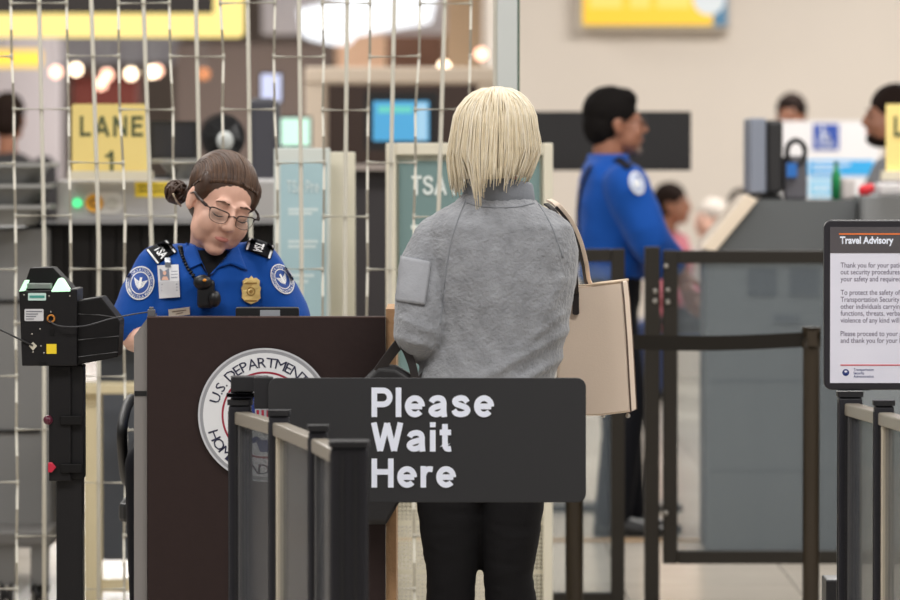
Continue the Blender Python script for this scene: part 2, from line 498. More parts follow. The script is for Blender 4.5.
bm = B(); pbox(bm, 72, 137, 78, 112, 56, .8); pbox(bm, 70, 139, 75, 79, 55.9, 1); pbox(bm, 76, 133, 112, 320, 56.1, .6)
solo('kiosk', bm, mat('maroon', (100, 34, 22), .7), 'dark red far kiosk right above the yellow lane sign', 'kiosk', bevel=.02)
# ------------------------------------------------------------------ x-ray machine with the lane sign
GM = mat('machine_grey', (176, 174, 174), .5, var=.03); DG = mat('machine_dark', (30, 28, 28), .7, spec=.2); MG = mat('machine_mid', (122, 122, 122), .55); BG = mat('machine_blue_grey', (84, 88, 96), .55)
Y = 17.2
t = thing('xray_machine', 'grey x-ray screening machine with black tunnel behind the grille', 'x-ray machine', at(130, 570, Y))
bm = B(); plate(bm, 56, 276, 180, 222, Y, .8, 3); obj('hood', bm, GM, t, bevel=.01)
bm = B(); pbox(bm, 56, 276, 219, 224, Y - .02, .05); obj('lip', bm, mat('lip_grey', (140, 140, 142), .5), t)
bm = B(); pbox(bm, 26, 276, 224, 332, Y + .08, .7); obj('tunnel', bm, DG, t)
bm = B()
for i in range(9): pbox(bm, 40 + i * 25.6, 64 + i * 25.6, 226, 330, Y + .05 + .006 * (i % 2), .006)
obj('curtain', bm, mat('curtain_black', (28, 26, 26), .7, spec=.2), t)
bm = B(); pbox(bm, -70, 50, 228, 548, Y + .02, .9); obj('side_cabinet', bm, MG, t, bevel=.01)
bm = B(); pbox(bm, 50, 276, 332, 345, Y, .8); obj('conveyor', bm, mat('belt_grey', (70, 70, 72), .5), t)
bm = B(); pbox(bm, 98, 276, 345, 560, Y + .15, .6); obj('base', bm, BG, t)
for v in (300, 430):
    bm = B(); pbox(bm, -60, 40, v, v + 3, Y + .01, .01); obj('panel_seam', bm, DG, t)
for u in (-62, 40, 265):
    bm = B(); a = at(u, 545, Y + .2); bxyz(bm, a.x - .03, a.x + .03, a.y - .03, a.y + .03, 0, a.z + .02); obj('foot', bm, DG, t)
def disc(name, u, v, r, m, Y, par, dep=.02):
    bm = B(); c = at(u, v, Y); cyl(bm, c, c + V((0, dep, 0)), r / (FPX / Y), n=24); return obj(name, bm, m, par)
disc('indicator_light', 77, 203, 5, mat('green_lamp', (90, 235, 150), .4, emit=1.2), Y - .02, t)
bm = B(); plate(bm, 84, 123, 192, 214, Y - .006, .006, 9); obj('button_plate', bm, mat('plate_pale', (206, 204, 200), .5), t)
disc('button', 94, 203, 9, mat('button_amber', (222, 160, 40), .4), Y - .02, t); disc('button', 112, 203, 5.5, mat('button_pale', (186, 184, 176), .4), Y - .018, t)
bm = B(); annulus(bm, (94, 203), 2.5, 4.5, 20); put(bm, Y - .0215); obj('button_symbol', bm, mat('symbol_brown', (120, 80, 20), .5), t)
bm = B(); pbox(bm, 135, 174, 182, 197, Y - .004, .004); lb = obj('warning_label', bm, mat('label_yellow', (236, 208, 60), .5), t)
bm = B()
for a_, b_ in ((139, 150), (153, 170)):
    for v in (185.5, 190): pbox(bm, a_, b_, v, v + 1.6, Y - .005, .001)
obj('label_print', bm, mat('label_dark', (110, 92, 30), .5), lb)
def lane_sign(label, u0, u1, v0, v1, Y, txt, sub):
    t = thing('lane_sign', label, 'sign', at((u0 + u1) / 2, v1 + 2, Y), 'yellow lane signs')
    bm = B(); plate(bm, u0, u1, v0, v1, Y, .012, 2); obj('board', bm, mat('sign_yellow', (246, 222, 140), .5, var=.03), t)
    tm = mat('sign_ink', (84, 92, 60), .6)
    bm = fit_stroke(txt, u0 + 8, u1 - 5, v0 + 32.5, 20.5, .17, .2); put(bm, Y - .003); obj('lettering', bm, tm, t, recalc=False)
    if sub:
        bm = fit_stroke(sub, (u0 + u1) / 2 - 5, (u0 + u1) / 2 + 3.5, v0 + 67, 20, .15); put(bm, Y - .003); obj('lettering', bm, tm, t, recalc=False)
    bm = B(); pbox(bm, u0 - 4, u1 + 4, v1 - 7, v1 + 2, Y - .03, .09); obj('holder', bm, mat('clear_holder', (226, 218, 196), .3), t)
    return t
lane_sign('yellow LANE 1 sign standing on the grey x-ray machine', 72, 148, 104, 178, 17.1, 'LANE', '1')
# trays
trayM = mat('tray_grey', (120, 120, 118), .55)
def tray(label, u0, u1, v0, v1, Y, group):
    t = thing('security_tray', label, 'tray', at((u0 + u1) / 2, v1, Y + .22), group)
    a = at(u0, v0, Y); b = at(u1, v1, Y); h = a.z - b.z; cx = (a.x + b.x) / 2; w2 = (b.x - a.x) / 2
    def rr(x, y, z): return [V((cx + p[0], Y + .22 + p[1], z)) for p in rrect(x * 2, y * 2, .05, 5)]
    bm = B(); z0 = b.z
    loft(bm, [rr(w2 - .07, .17, z0), rr(w2 - .03, .2, a.z - .012), rr(w2 - .035, .195, a.z - .012), rr(w2 - .075, .165, z0 + .008)])
    obj('pan', bm, trayM, t, smooth=False)
    bm = B(); loft(bm, [rr(w2 - .035, .195, a.z - .014), rr(w2, .22, a.z - .014), rr(w2, .22, a.z), rr(w2 - .03, .2, a.z), rr(w2 - .035, .195, a.z - .014)], cap=False)
    obj('rim', bm, mat('tray_rim', (150, 150, 148), .5), t)
tray('grey tray, lowest of the stack of three at the left edge', -70, 51, 205, 226, 17.0, 'grey security trays')
tray('grey tray, middle of the stack of three at the left edge', -70, 51, 184, 205, 17.0, 'grey security trays')
tray('grey tray, topmost of the stack of three at the left edge', -70, 51, 163, 184, 17.0, 'grey security trays')
tray('single grey tray on the x-ray machine right of the lane sign', 150, 208, 159, 180, 17.2, 'grey security trays')
# cream table frame and cart below
t = thing('table_frame', 'cream metal table frame behind the black scanner pole', 'table', at(110, 592, 17.0))
cream = mat('cream_metal', (214, 200, 164), .5)
def czbox(bm, u0, u1, v0, v1, Y, d, z0=None):
    a = at(u0, v1, Y); b = at(u1, v0, Y); bxyz(bm, a.x, b.x, Y, Y + d, a.z if z0 is None else z0, b.z)
bm = B(); czbox(bm, 84, 101, 392, 590, 16.95, .08, .0); obj('leg', bm, cream, t, bevel=.006)
bm = B(); czbox(bm, 150, 166, 392, 590, 16.95, .08, .0); obj('leg', bm, cream, t, bevel=.006)
bm = B(); pbox(bm, 80, 170, 384, 394, 16.9, .2); obj('tabletop', bm, cream, t, bevel=.004)
bm = B(); pbox(bm, 101, 150, 580, 592, 16.97, .05); obj('crossbar', bm, cream, t)
t = thing('cart', 'low grey cart with dark wheels at lower left behind the grille', 'cart', (at(10, 560, 16.6).x, 16.8, 0))
bm = B(); a = at(-60, 545, 16.6); b = at(48, 532, 16.6); bxyz(bm, a.x, b.x, 16.6, 17.0, a.z, b.z); obj('deck', bm, mat('cart_deck', (92, 90, 88), .5), t, bevel=.006)
for u in (-50, 6, 40):
    a = at(u, 570, 16.64)
    bm = B(); cyl(bm, (a.x - .018, 16.66, .055), (a.x + .018, 16.66, .055), .055); obj('wheel', bm, mat('rubber', (24, 22, 22), .7), t)
    bm = B(); bxyz(bm, a.x - .028, a.x + .028, 16.64, 16.69, .09, at(u, 545, 16.6).z); obj('caster_fork', bm, MATS['hanger_metal'], t)
# workstation things behind the x-ray machine
bp = mat('black_plastic', (20, 20, 22), .4)
def monitor(label, u0, u1, v0, v1, Y, scr, marg=4, base=True, floorstand=True, rear=False):
    t = thing('monitor', label, 'monitor', at((u0 + u1) / 2, v1, Y))
    bm = B(); plate(bm, u0, u1, v0, v1, Y, .05, 2); obj('casing', bm, bp, t)
    if scr:
        bm = B(); pbox(bm, u0 + marg, u1 - marg, v0 + marg, v1 - marg, Y - .003, .004); obj('screen', bm, scr, t)
    c = at((u0 + u1) / 2, v1 - 4, Y + .06)
    bm = B(); cyl(bm, c, (c.x, c.y, 0.02 if floorstand else c.z - .07), .025); obj('stand', bm, bp, t)
    bm = B(); cyl(bm, (c.x, c.y, 0 if floorstand else c.z - .08), (c.x, c.y, .03 if floorstand else c.z - .07), .18 if floorstand else .1, .16 if floorstand else .09, 28); obj('stand_base', bm, bp, t)
    return t
monitor('black monitor on the machine right of the lane sign', 150, 197, 121, 160, 17.7, mat('off_screen', (36, 36, 44), .35), floorstand=False)
scrB = mat('screen_blue', (80, 168, 216), .4, emit=.85)
t = monitor('monitor with glowing blue screen between the two pale signs', 364, 438, 92, 150, 21.5, scrB, 9, floorstand=False)
bm = B(); pbox(bm, 416, 427, 103, 140, 21.494, .004); obj('screen_panel', bm, mat('screen_pale', (170, 214, 240), .4, emit=.8), t)
bm = B(); pbox(bm, 378, 412, 106, 113, 21.494, .004); obj('screen_panel', bm, mat('screen_green', (110, 214, 200), .4, emit=.8), t)
t = thing('desk', 'dark operator desk below the glowing blue screen', 'desk', (at(395, 300, 21.8).x, 21.9, 0))
bm = B(); a = at(345, 170, 21.2); b = at(450, 164.9, 21.2); bxyz(bm, a.x, b.x, 21.2, 22, a.z, b.z); obj('desk_top', bm, mat('desk_pale', (170, 158, 150), .5), t)
bm = B(); bxyz(bm, a.x + .02, b.x - .02, 21.3, 21.95, 0, a.z); obj('cabinet', bm, mat('desk_dark', (48, 44, 46), .6), t)
monitor('bright white green lit screen left of the walk-through frame', 279, 312, 116, 148, 23, mat('screen_white_green', (206, 246, 226), .4, emit=1.1), 2)
t = monitor('tall narrow pale lit screen beside the dark workstation', 259, 283, 72, 104, 26, mat('screen_lilac', (206, 212, 244), .4, emit=.95), 2)
# round fan
t = thing('pedestal_fan', 'round black fan with pale reflection painted on hub behind the seated officer', 'fan', (at(222, 150, 18.6).x, 18.7, 0))
c = at(222, 137, 18.6); s_ = FPX / 18.6; R_ = 23 / s_
bm = B()
for r in (1, .8, .6, .42):
    tube(bm, [c + V((math.cos(a) * R_ * r, -.03 * (1 - r * .8) - .03, math.sin(a) * R_ * r)) for a in [2 * PI * i / 32 for i in range(33)]], .003, 6)
for i in range(24):
    a = 2 * PI * i / 24; tube(bm, [c + V((math.cos(a) * R_ * .2, -.06, math.sin(a) * R_ * .2)), c + V((math.cos(a) * R_, -.03, math.sin(a) * R_))], .002, 5)
obj('guard', bm, bp, t)
bm = B()
for i in range(4):
    a = 2 * PI * i / 4 + .3
    p0 = c + V((math.cos(a - .5) * R_ * .25, .0, math.sin(a - .5) * R_ * .25)); p1 = c + V((math.cos(a - .45) * R_ * .9, -.01, math.sin(a - .45) * R_ * .9)); p2 = c + V((math.cos(a + .5) * R_ * .9, .03, math.sin(a + .5) * R_ * .9)); p3 = c + V((math.cos(a + .5) * R_ * .25, .03, math.sin(a + .5) * R_ * .25))
    bm.faces.new([bm.verts.new(p) for p in (p0, p1, p2, p3)])
obj('blade', bm, mat('fan_blade', (40, 40, 42), .4), t, solid=.004)
bm = B(); ell(bm, c + V((.014, -.06, -.014)), (R_ * .36, .02, R_ * .42)); obj('hub', bm, mat('hub_reflection', (196, 200, 198), .4), t, smooth=True)  # pale hub colour stands in for a white reflection on the dark disc
bm = B(); cyl(bm, c + V((0, .03, 0)), c + V((0, .12, 0)), R_ * .95, R_ * .5, 24); obj('housing', bm, bp, t)
bm = B(); cyl(bm, (c.x, c.y + .1, .02), c + V((0, .1, 0)), .02); obj('pole', bm, bp, t)
bm = B(); cyl(bm, (c.x, c.y + .1, 0), (c.x, c.y + .1, .03), .2, .18, 28); obj('base', bm, bp, t)
t = thing('equipment_cabinet', 'tall dark equipment cabinet behind the grille left of the walk-through frame', 'cabinet', (at(265, 300, 20).x, 20.2, 0))
bm = B(); a = at(250, 600, 20); b = at(276, 98, 20); bxyz(bm, a.x, b.x, 20, 20.5, .03, b.z); obj('body', bm, mat('cabinet_dark', (58, 58, 66), .5), t, bevel=.02)
bm = B(); bxyz(bm, a.x + .02, b.x - .02, 20.03, 20.47, 0, .03); obj('plinth', bm, bp, t)
# walk-through metal detector and the dark partition seen through it
Y = 25
t = thing('metal_detector', 'beige walk-through detector frame behind the grille', 'metal detector', (at(400, 300, Y).x, Y + .3, 0))
dm = mat('detector_beige', (204, 188, 170), .5)
for u0, u1 in ((305, 325), (478, 498)):
    bm = B(); a = at(u0, 300, Y); b = at(u1, 70, Y); bxyz(bm, a.x, b.x, Y, Y + .55, 0, b.z); obj('side_panel', bm, dm, t, bevel=.01)
bm = B(); pbox(bm, 305, 498, 67, 83, Y - .01, .57); obj('header', bm, dm, t, bevel=.01)
t = thing('partition', 'dark brown partition seen through the walk-through frame', 'partition', (at(400, 300, 29).x, 29.1, 0))
bm = B(); a = at(322, 300, 29); b = at(483, 76, 29); bxyz(bm, a.x, b.x, 29, 29.2, .05, b.z); obj('panel', bm, mat('partition_brown', (66, 52, 48), .8), t)
for u in (330, 475):
    bm = B(); a = at(u, 300, 29); bxyz(bm, a.x - .04, a.x + .04, 28.9, 29.3, 0, .06); obj('foot', bm, bp, t)
# ------------------------------------------------------------------ security grille
YG = 14.66
gm = mat('grille_metal', (200, 196, 184), .55, .0, spec=.3, var=.05, vscale=8)
g = thing('security_grille', 'pale metal rolling grille of upright rods and short crossbars behind the podium', 'grille', (at(240, 300, YG).x, YG, 0))
UK = {0: 11.7, 1: 39, 2: 65.2, 3: 91.2, 4: 117.2, 5: 143.4, 6: 169.4, 7: 195.8, 8: 221.2, 9: 247.6, 10: 274, 11: 299, 12: 323.2, 13: 347.2, 14: 370.8, 15: 394.4, 16: 419.4, 17: 445, 18: 470.6}
LN = {0: 3.4, 1: 3.6, 3: 5.2, 5: 5.6, 7: 3.4, 9: 2.3, 11: 1.8, 13: -1.5, 15: -3.2, 17: -5, 18: -4}
def lean(k):
    k = min(max(k, 0), 18)
    lo = max(q for q in LN if q <= k); hi = min(q for q in LN if q >= k)
    return LN[lo] if lo == hi else LN[lo] + (LN[hi] - LN[lo]) * (k - lo) / (hi - lo)
def rod_u(k, v):
    u0 = UK[k] if k in UK else 11.7 + 26.6 * k
    return u0 + lean(k) * min(max(v, -80), 230) / 160
rnd = random.Random(11)
ROWS = [3 + 53.3 * r for r in range(-2, 13)]
VB = 668
jit = {}
for k in range(-3, 19):
    bm = B()
    if k % 2:
        pts = [at(rod_u(k, v), v, YG) for v in (-110, -40, 60, 160, 240, 400, VB)]
        tube(bm, pts, .0062, 10); obj('rod', bm, gm, g, smooth=True)
    else:
        pts = []
        vs = [-110] + ROWS + [VB]
        for v in vs:
            jit[(k, v)] = rod_u(k, v) + rnd.uniform(-1.3, 1.3)
        for a_, b_ in zip(vs[:-1], vs[1:]):
            p = at(jit[(k, a_)], a_, YG); q = at(jit[(k, b_)], b_, YG)
            tube(bm, [p, q], .0037, 8)
        for v in ROWS:
            p = at(jit[(k, v)], v, YG); tube(bm, [p + V((0, 0, -.007)), p + V((0, 0, .007))], .0048, 8)
        obj('link_rod', bm, gm, g, smooth=True)
for i, v in enumerate(ROWS):
    r = i - 2
    for k in range(-3, 19):
        if k % 2 and (k - (1 if r % 2 == 0 else 3)) % 4 == 0:
            p = at(jit[(k - 1, v)] if (k - 1, v) in jit else rod_u(k - 1, v), v + rnd.uniform(-.8, .8), YG - .007)
            q = at(jit[(k + 1, v)] if (k + 1, v) in jit else rod_u(k + 1, v), v + rnd.uniform(-.8, .8), YG - .007)
            bm = B(); tube(bm, [p, q], .0035, 8); obj('crossbar', bm, gm, g, smooth=True)
bm = B(); a = at(-75, VB, YG); b = at(492, VB, YG); bxyz(bm, a.x, b.x, YG - .02, YG + .02, 0, a.z + .01); obj('bottom_rail', bm, gm, g)
t = thing('grille_post', 'pale grey metal post at the right end of the grille', 'post', (at(508, 300, YG).x, YG, 0))
bm = B(); a = at(497, 300, YG); b = at(517.5, -60, YG); bxyz(bm, a.x, b.x, YG - .03, YG + .06, 0, b.z); obj('post_body', bm, mat('post_grey', (196, 200, 198), .4, .1, var=.05, vscale=3), t, bevel=.003)
bm = B(); a = at(517.5, 300, YG); b = at(519.5, -60, YG); bxyz(bm, a.x, b.x, YG - .028, YG + .05, .0, b.z); obj('edge_seal', bm, mat('green_edge', (46, 84, 66), .3), t)
bm = B(); a = at(493, 300, YG); b = at(497, -60, YG); bxyz(bm, a.x, b.x, YG - .02, YG + .04, 0, b.z); obj('guide_channel', bm, gm, t)
# ------------------------------------------------------------------ programme signs behind the grille
ivory = mat('ivory_frame', (216, 210, 192), .5); teal = mat('teal_poster', (112, 138, 138), .5, var=.04)
Y = 15.35
t = thing('floor_sign', 'upright teal sign in ivory frame behind the blonde woman', 'sign', (at(470, 300, Y).x, Y, 0))
bm = B()
for u0, u1, v0, v1 in ((386, 396, 143, 672), (543, 553, 143, 672), (396, 543, 143, 155), (396, 543, 474, 484)): pbox(bm, u0, u1, v0, v1, Y, .09)
obj('sign_frame', bm, ivory, t, bevel=.004)
bm = B(); pbox(bm, 396, 543, 155, 474, Y + .03, .02); obj('poster_border', bm, mat('poster_pale', (190, 192, 178), .5), t)
bm = B(); pbox(bm, 399, 540, 161, 470, Y + .022, .01); ps = obj('poster', bm, teal, t)
pw = mat('poster_white', (220, 228, 226), .5)
bm = fit_stroke('TSA', 411.5, 447, 195, 19.5, .17, .05); merge(bm, fit_stroke('Pre', 452.5, 489, 195, 19.5, .17, .08)); put(bm, Y + .019); obj('lettering', bm, pw, ps, recalc=False)
bm = B()
for v, b_ in ((225, 520), (240, 500), (255, 525), (285, 505), (300, 515)): pbox(bm, 411, b_, v, v + 4, Y + .0205, .002)
obj('text_line', bm, pw, ps)
# perforated lower panel
bm = B(); a = at(396, 672, Y + .03); b = at(543, 484, Y + .03)
nx, nz = 36, 46
dx = (b.x - a.x) / nx; dz = (b.z - a.z) / nz
for j in range(nz):
    for i in range(nx):
        cx = a.x + (i + .5) * dx; cz = a.z + (j + .5) * dz
        sq = [bm.verts.new((cx + sx * dx / 2, Y + .03, cz + sz * dz / 2)) for sx, sz in ((-1, -1), (1, -1), (1, 1), (-1, 1))]
        if i in (9, 18, 27) or j % 12 == 0:
            bm.faces.new(sq); continue
        ci = [bm.verts.new((cx + math.cos(q) * dx * .34, Y + .03, cz + math.sin(q) * dz * .34)) for q in [math.radians(-135 + 45 * m) for m in range(8)]]
        for m in range(4):
            bm.faces.new((sq[m], sq[(m + 1) % 4], ci[(2 * m + 2) % 8], ci[2 * m + 1], ci[2 * m]))
bmesh.ops.remove_doubles(bm, verts=bm.verts, dist=1e-5)
obj('perforated_panel', bm, mat('perforated_ivory', (206, 200, 180), .5), t, solid=.003)
bm = B(); a = at(384, 672, Y); b = at(555, 665, Y); bxyz(bm, a.x, b.x, Y - .15, Y + .2, 0, b.z); obj('base', bm, ivory, t)
Y = 15.6
t = thing('floor_sign', 'pale blue upright sign board behind the officer, left of the teal sign', 'sign', (at(312, 300, Y).x, Y, 0))
bm = B(); a = at(274, 300, Y); b = at(330, 148, Y); bxyz(bm, a.x, b.x, Y, Y + .06, 0, b.z); obj('sign_frame', bm, mat('frame_pale', (204, 210, 206), .4), t, bevel=.004)
bm = B(); pbox(bm, 281, 326, 162, 560, Y - .004, .006); ps = obj('poster', bm, mat('poster_pale_blue', (164, 192, 200), .3), t)
pw2 = mat('poster_white_faint', (204, 218, 220), .5)
bm = fit_stroke('TSA Pre', 287, 319, 193, 13, .16, .14); put(bm, Y - .006); obj('lettering', bm, pw2, ps, recalc=False)
bm = B()
for v, b_ in ((208, 318), (212, 312), (240, 318), (245, 316), (274, 314), (280, 308)): pbox(bm, 288, b_, v, v + 3, Y - .0052, .002)
obj('text_line', bm, pw2, ps)
bm = B(); a = at(328, 300, Y + .1); b = at(355, 152, Y + .1); bxyz(bm, a.x, b.x, Y + .1, Y + .16, 0, b.z); obj('rear_board', bm, ivory, t, bevel=.004)
# ------------------------------------------------------------------ right side: gates, stanchions, console
FR = mat('gate_frame', (42, 38, 33), .5, spec=.3); GL = glassmat('gate_glass', (150, 160, 170), .16, .08); bolt = mat('bolt_steel', (176, 172, 166), .3, .8)
Y = 16.8
def gate(label, u0, u1, v0, v1, st, rl, loc, post=None, bolts=(), zfloor=False):
    t = thing('glass_gate', label, 'gate', loc, 'dark framed glass gates')
    for a_, b_ in ((u0, u0 + st), (u1 - st, u1)):
        bm = B(); pbox(bm, a_, b_, v0, v1, Y, .05); obj('stile', bm, FR, t, bevel=.003)
    bm = B(); pbox(bm, u0 + st, u1 - st, v0, v0 + rl, Y, .05); obj('top_rail', bm, FR, t, bevel=.003)
    bm = B(); pbox(bm, u0 + st, u1 - st, v1 - rl, v1, Y, .05); obj('bottom_rail', bm, FR, t, bevel=.003)
    bm = B(); pbox(bm, u0 + st - 1, u1 - st + 1, v0 + rl - 1, v1 - rl + 1, Y + .02, .008); obj('glass_pane', bm, GL, t)
    if post:
        for pu0, pu1, ptop in post:
            bm = B(); a = at(pu0, 300, Y - .01); b = at(pu1, ptop, Y - .01); bxyz(bm, a.x, b.x, Y - .01, Y + .06, 0, b.z); obj('post', bm, FR, t, bevel=.003)
            bm = B(); bxyz(bm, a.x - .02, b.x + .02, Y - .04, Y + .09, 0, .012); obj('floor_plate', bm, bolt, t)
    for u, v in bolts:
        bm = B(); c = at(u, v, Y - .01); ell(bm, c + V((0, .004 if u > 662 else -.002, 0)), (.0085, .006, .0085), None, 12, 8); obj('bolt', bm, bolt, t, smooth=True)
    return t
gate('dark framed glass gate reaching the floor behind the beige handbag', 529, 625, 249, 606, 14, 13, (at(577, 300, Y).x, Y, 0), None)
gate('wide dark framed glass gate with steel bolts in front of the grey console', 663, 930, 250.5, 564, 15, 13, (at(780, 300, Y).x, Y, 0), [(645, 660, 247), (931, 946, 247)], ((666, 266), (655, 291), (668, 290), (655, 301), (668, 302), (666, 513)))
for u in (660, 930):
    pass
SB = mat('stanchion_brown', (54, 46, 36), .45, spec=.3); BT = mat('belt_black', (32, 29, 25), .8, spec=.2)
Y = 15.6
def stanchion(label, u0, u1, vtop, belt_to=None):
    c = at((u0 + u1) / 2, 300, Y); r = (u1 - u0) / 2 / (FPX / Y)
    ztop = at(u0, vtop, Y).z
    t = thing('belt_stanchion', label, 'stanchion', (c.x, Y, 0), 'brown belt stanchions')
    bm = B(); cyl(bm, (c.x, Y, .02), (c.x, Y, ztop - .065), r, n=24); obj('post', bm, SB, t, smooth=False, bevel=.001)
    bm = B(); cyl(bm, (c.x, Y, ztop - .065), (c.x, Y, ztop), r * 1.12, n=24); box(bm, (c.x, Y - r, ztop - .035), (.03, .02, .05)); obj('belt_head', bm, SB, t)
    bm = B(); tube(bm, [(c.x, Y, .0), (c.x, Y, .012), (c.x, Y, .03)], [.17, .17, .05], 32); obj('base', bm, SB, t)
    if belt_to is not None:
        bm = B(); a = at(u0 + 2, 332, Y); b = at(belt_to, 332, Y); z1 = at(u0, 332, Y).z; z0 = at(u0, 347, Y).z
        n = 16
        top = [(a.x + (b.x - a.x) * i / n, -.012 * math.sin(PI * i / n)) for i in range(n + 1)]
        vv = [[bm.verts.new((x, Y, z + dz)) for x, dz in top] for z in (z0, z1)]
        for i in range(n): bm.faces.new((vv[0][i], vv[0][i + 1], vv[1][i + 1], vv[1][i]))
        obj('belt', bm, BT, t, solid=.003)
stanchion('brown belt stanchion with belt pulled left across the glass gate', 803, 820, 327, 585)
stanchion('brown belt stanchion below the right end of the wait sign', 565.5, 583.5, 327)
# operator console
Y = 19.2
CG = mat('console_grey', (88, 91, 93), .55, var=.03); CL = mat('console_light', (132, 134, 136), .55)
t = thing('operator_console', 'grey operator console with slanted beige edge behind the glass gate', 'console', (at(785, 300, Y).x, Y + .35, 0))
to3 = lambda p: at(p[0], p[1], Y)
zf = 150 + 1.54 * FPX / Y
bm = B(); prism(bm, [(706, 258), (712, 250), (757, 200), (856, 200), (856, zf), (706, zf)], to3, (0, .48, 0)); obj('cabinet', bm, CG, t)
bm = B(); prism(bm, [(702, 248), (746, 194), (758, 200), (715, 252)], lambda p: at(p[0], p[1], Y - .03), (0, .53, 0)); obj('slanted_edge', bm, mat('edge_beige', (226, 210, 190), .5), t, bevel=.003)
VN = mat('vent_dark', (66, 70, 76), .6)
for u0, u1, v0, v1 in ((748, 777, 268, 296), (790, 819, 268, 296), (774, 800, 315, 322)):
    bm = B(); pbox(bm, u0, u1, v0, v1, Y - .004, .006)
    for i in range(5):
        v = v0 + (v1 - v0) * (i + .5) / 5; pbox(bm, u0, u1, v - .7, v + .7, Y - .008, .006)
    obj('vent', bm, VN, t)
for v in (380, 470):
    bm = B(); pbox(bm, 712, 854, v, v + 1.5, Y - .002, .004); obj('panel_seam', bm, VN, t)
t = thing('side_cabinet', 'lighter grey cabinet joined to the right of the console', 'cabinet', (at(915, 300, 19.0).x, 19.3, 0))
bm = B(); a = at(862, 300, 19.0); b = at(975, 196, 19.0); bxyz(bm, a.x + .004, b.x, 19.0, 19.75, .03, b.z); obj('body', bm, CL, t, bevel=.004)
bm = B(); bxyz(bm, a.x + .02, b.x - .02, 19.03, 19.7, 0, .03); obj('plinth', bm, VN, t)
ztop = at(800, 200, Y).z; ztop2 = at(900, 196, 19.0).z
# monitor seen side-on
t = thing('monitor', 'monitor seen from the side standing on the grey console', 'monitor', (at(768, 300, Y + .3).x, Y + .3, ztop))
Yc = Y + .04
bm = B(); pbox(bm, 750, 766, 118, 193, Yc, .42); obj('screen_panel', bm, mat('screen_side_grey', (126, 132, 146), .4), t, bevel=.006)
bm = B(); pbox(bm, 766, 783, 120, 194, Yc + .02, .36); obj('casing', bm, mat('casing_black', (34, 33, 35), .5), t, bevel=.015)
bm = B(); a = at(762, 197, Yc); b = at(783, 200, Yc); bxyz(bm, a.x, b.x, Yc + .05, Yc + .35, ztop, ztop + .02); obj('stand_base', bm, bp, t)
t = thing('desk_telephone', 'dark desk device with blue display right of the side-on monitor', 'telephone', (at(797, 300, Y + .1).x, Y + .15, ztop))
bm = B(); a = at(785, 200, Y + .05); b = at(808, 140, Y + .05); bxyz(bm, a.x, b.x, Y + .08, Y + .2, ztop, ztop + .17); obj('body', bm, mat('device_grey', (88, 86, 92), .5), t, bevel=.01)
bm = B(); c = at(796, 152, Y + .08); tube(bm, [c + V((math.cos(q) * .035, 0, math.sin(q) * .045)) for q in [2 * PI * i / 20 for i in range(21)]], .011, 8); tube(bm, [c + V((0, .02, -.04)), V((c.x, c.y + .05, ztop + .1))], .018, 8); obj('handset', bm, MATS['casing_black'], t, smooth=True)
bm = B(); pbox(bm, 787, 797, 163, 177, Y + .06, .02); obj('display', bm, mat('display_blue', (50, 130, 220), .4, emit=.4), t)
# small things on the console
t = thing('bottle', 'green bottle standing on the grey console', 'bottle', (at(836, 200, Y + .1).x, Y + .15, ztop))
c = V((at(836, 200, Y + .15).x, Y + .15, ztop)); k = 1 / 260
bm = B(); tube(bm, [c, c + V((0, 0, .004)), c + V((0, 0, 24 * k)), c + V((0, 0, 30 * k)), c + V((0, 0, 34 * k))], [.015, .018, .018, .009, .008], 18); obj('bottle_body', bm, mat('green_plastic', (20, 132, 74), .35), t, smooth=True)
bm = B(); cyl(bm, c + V((0, 0, 34 * k)), c + V((0, 0, 38 * k)), .009); obj('cap', bm, mat('green_cap', (16, 104, 60), .4), t)
bm = B(); c = V((at(868, 190, 19.1).x, 19.15, ztop2 + .022)); ell(bm, c, (.034, .03, .022), Rm(0, -25, 0)); ell(bm, c + V((-.012, -.005, 0)), (.022, .02, .02))
solo('stapler', bm, mat('red_plastic', (206, 24, 40), .4), 'small red object on the light grey cabinet', 'stapler', smooth=True)
t = thing('tape_dispenser', 'white desk device on the light grey cabinet below the lane sign', 'dispenser', (at(900, 196, 19.2).x, 19.3, ztop2))
bm = B(); a = at(878, 196, 19.2); b = at(945, 183, 19.2); bxyz(bm, a.x, b.x, 19.2, 19.4, ztop2, b.z); obj('body', bm, mat('device_white', (206, 204, 206), .45), t, bevel=.012)
bm = B(); bxyz(bm, a.x + .02, b.x - .02, 19.22, 19.38, b.z, b.z + .02); obj('cover', bm, mat('device_grey_pale', (176, 172, 176), .45), t, bevel=.006)
bm = B(); a = at(842, 200, Y + .25); b = at(855.5, 178, Y + .25); bxyz(bm, a.x, b.x, Y + .25, Y + .45, ztop, b.z)
solo('paper_tray', bm, mat('paper_pale', (206, 198, 196), .6), 'pale low tray on the console behind the green bottle', 'tray', bevel=.01)
lane_sign('yellow lane sign cut off by the right edge of the picture', 886, 962, 104, 178, 18.95, 'LANE', None)
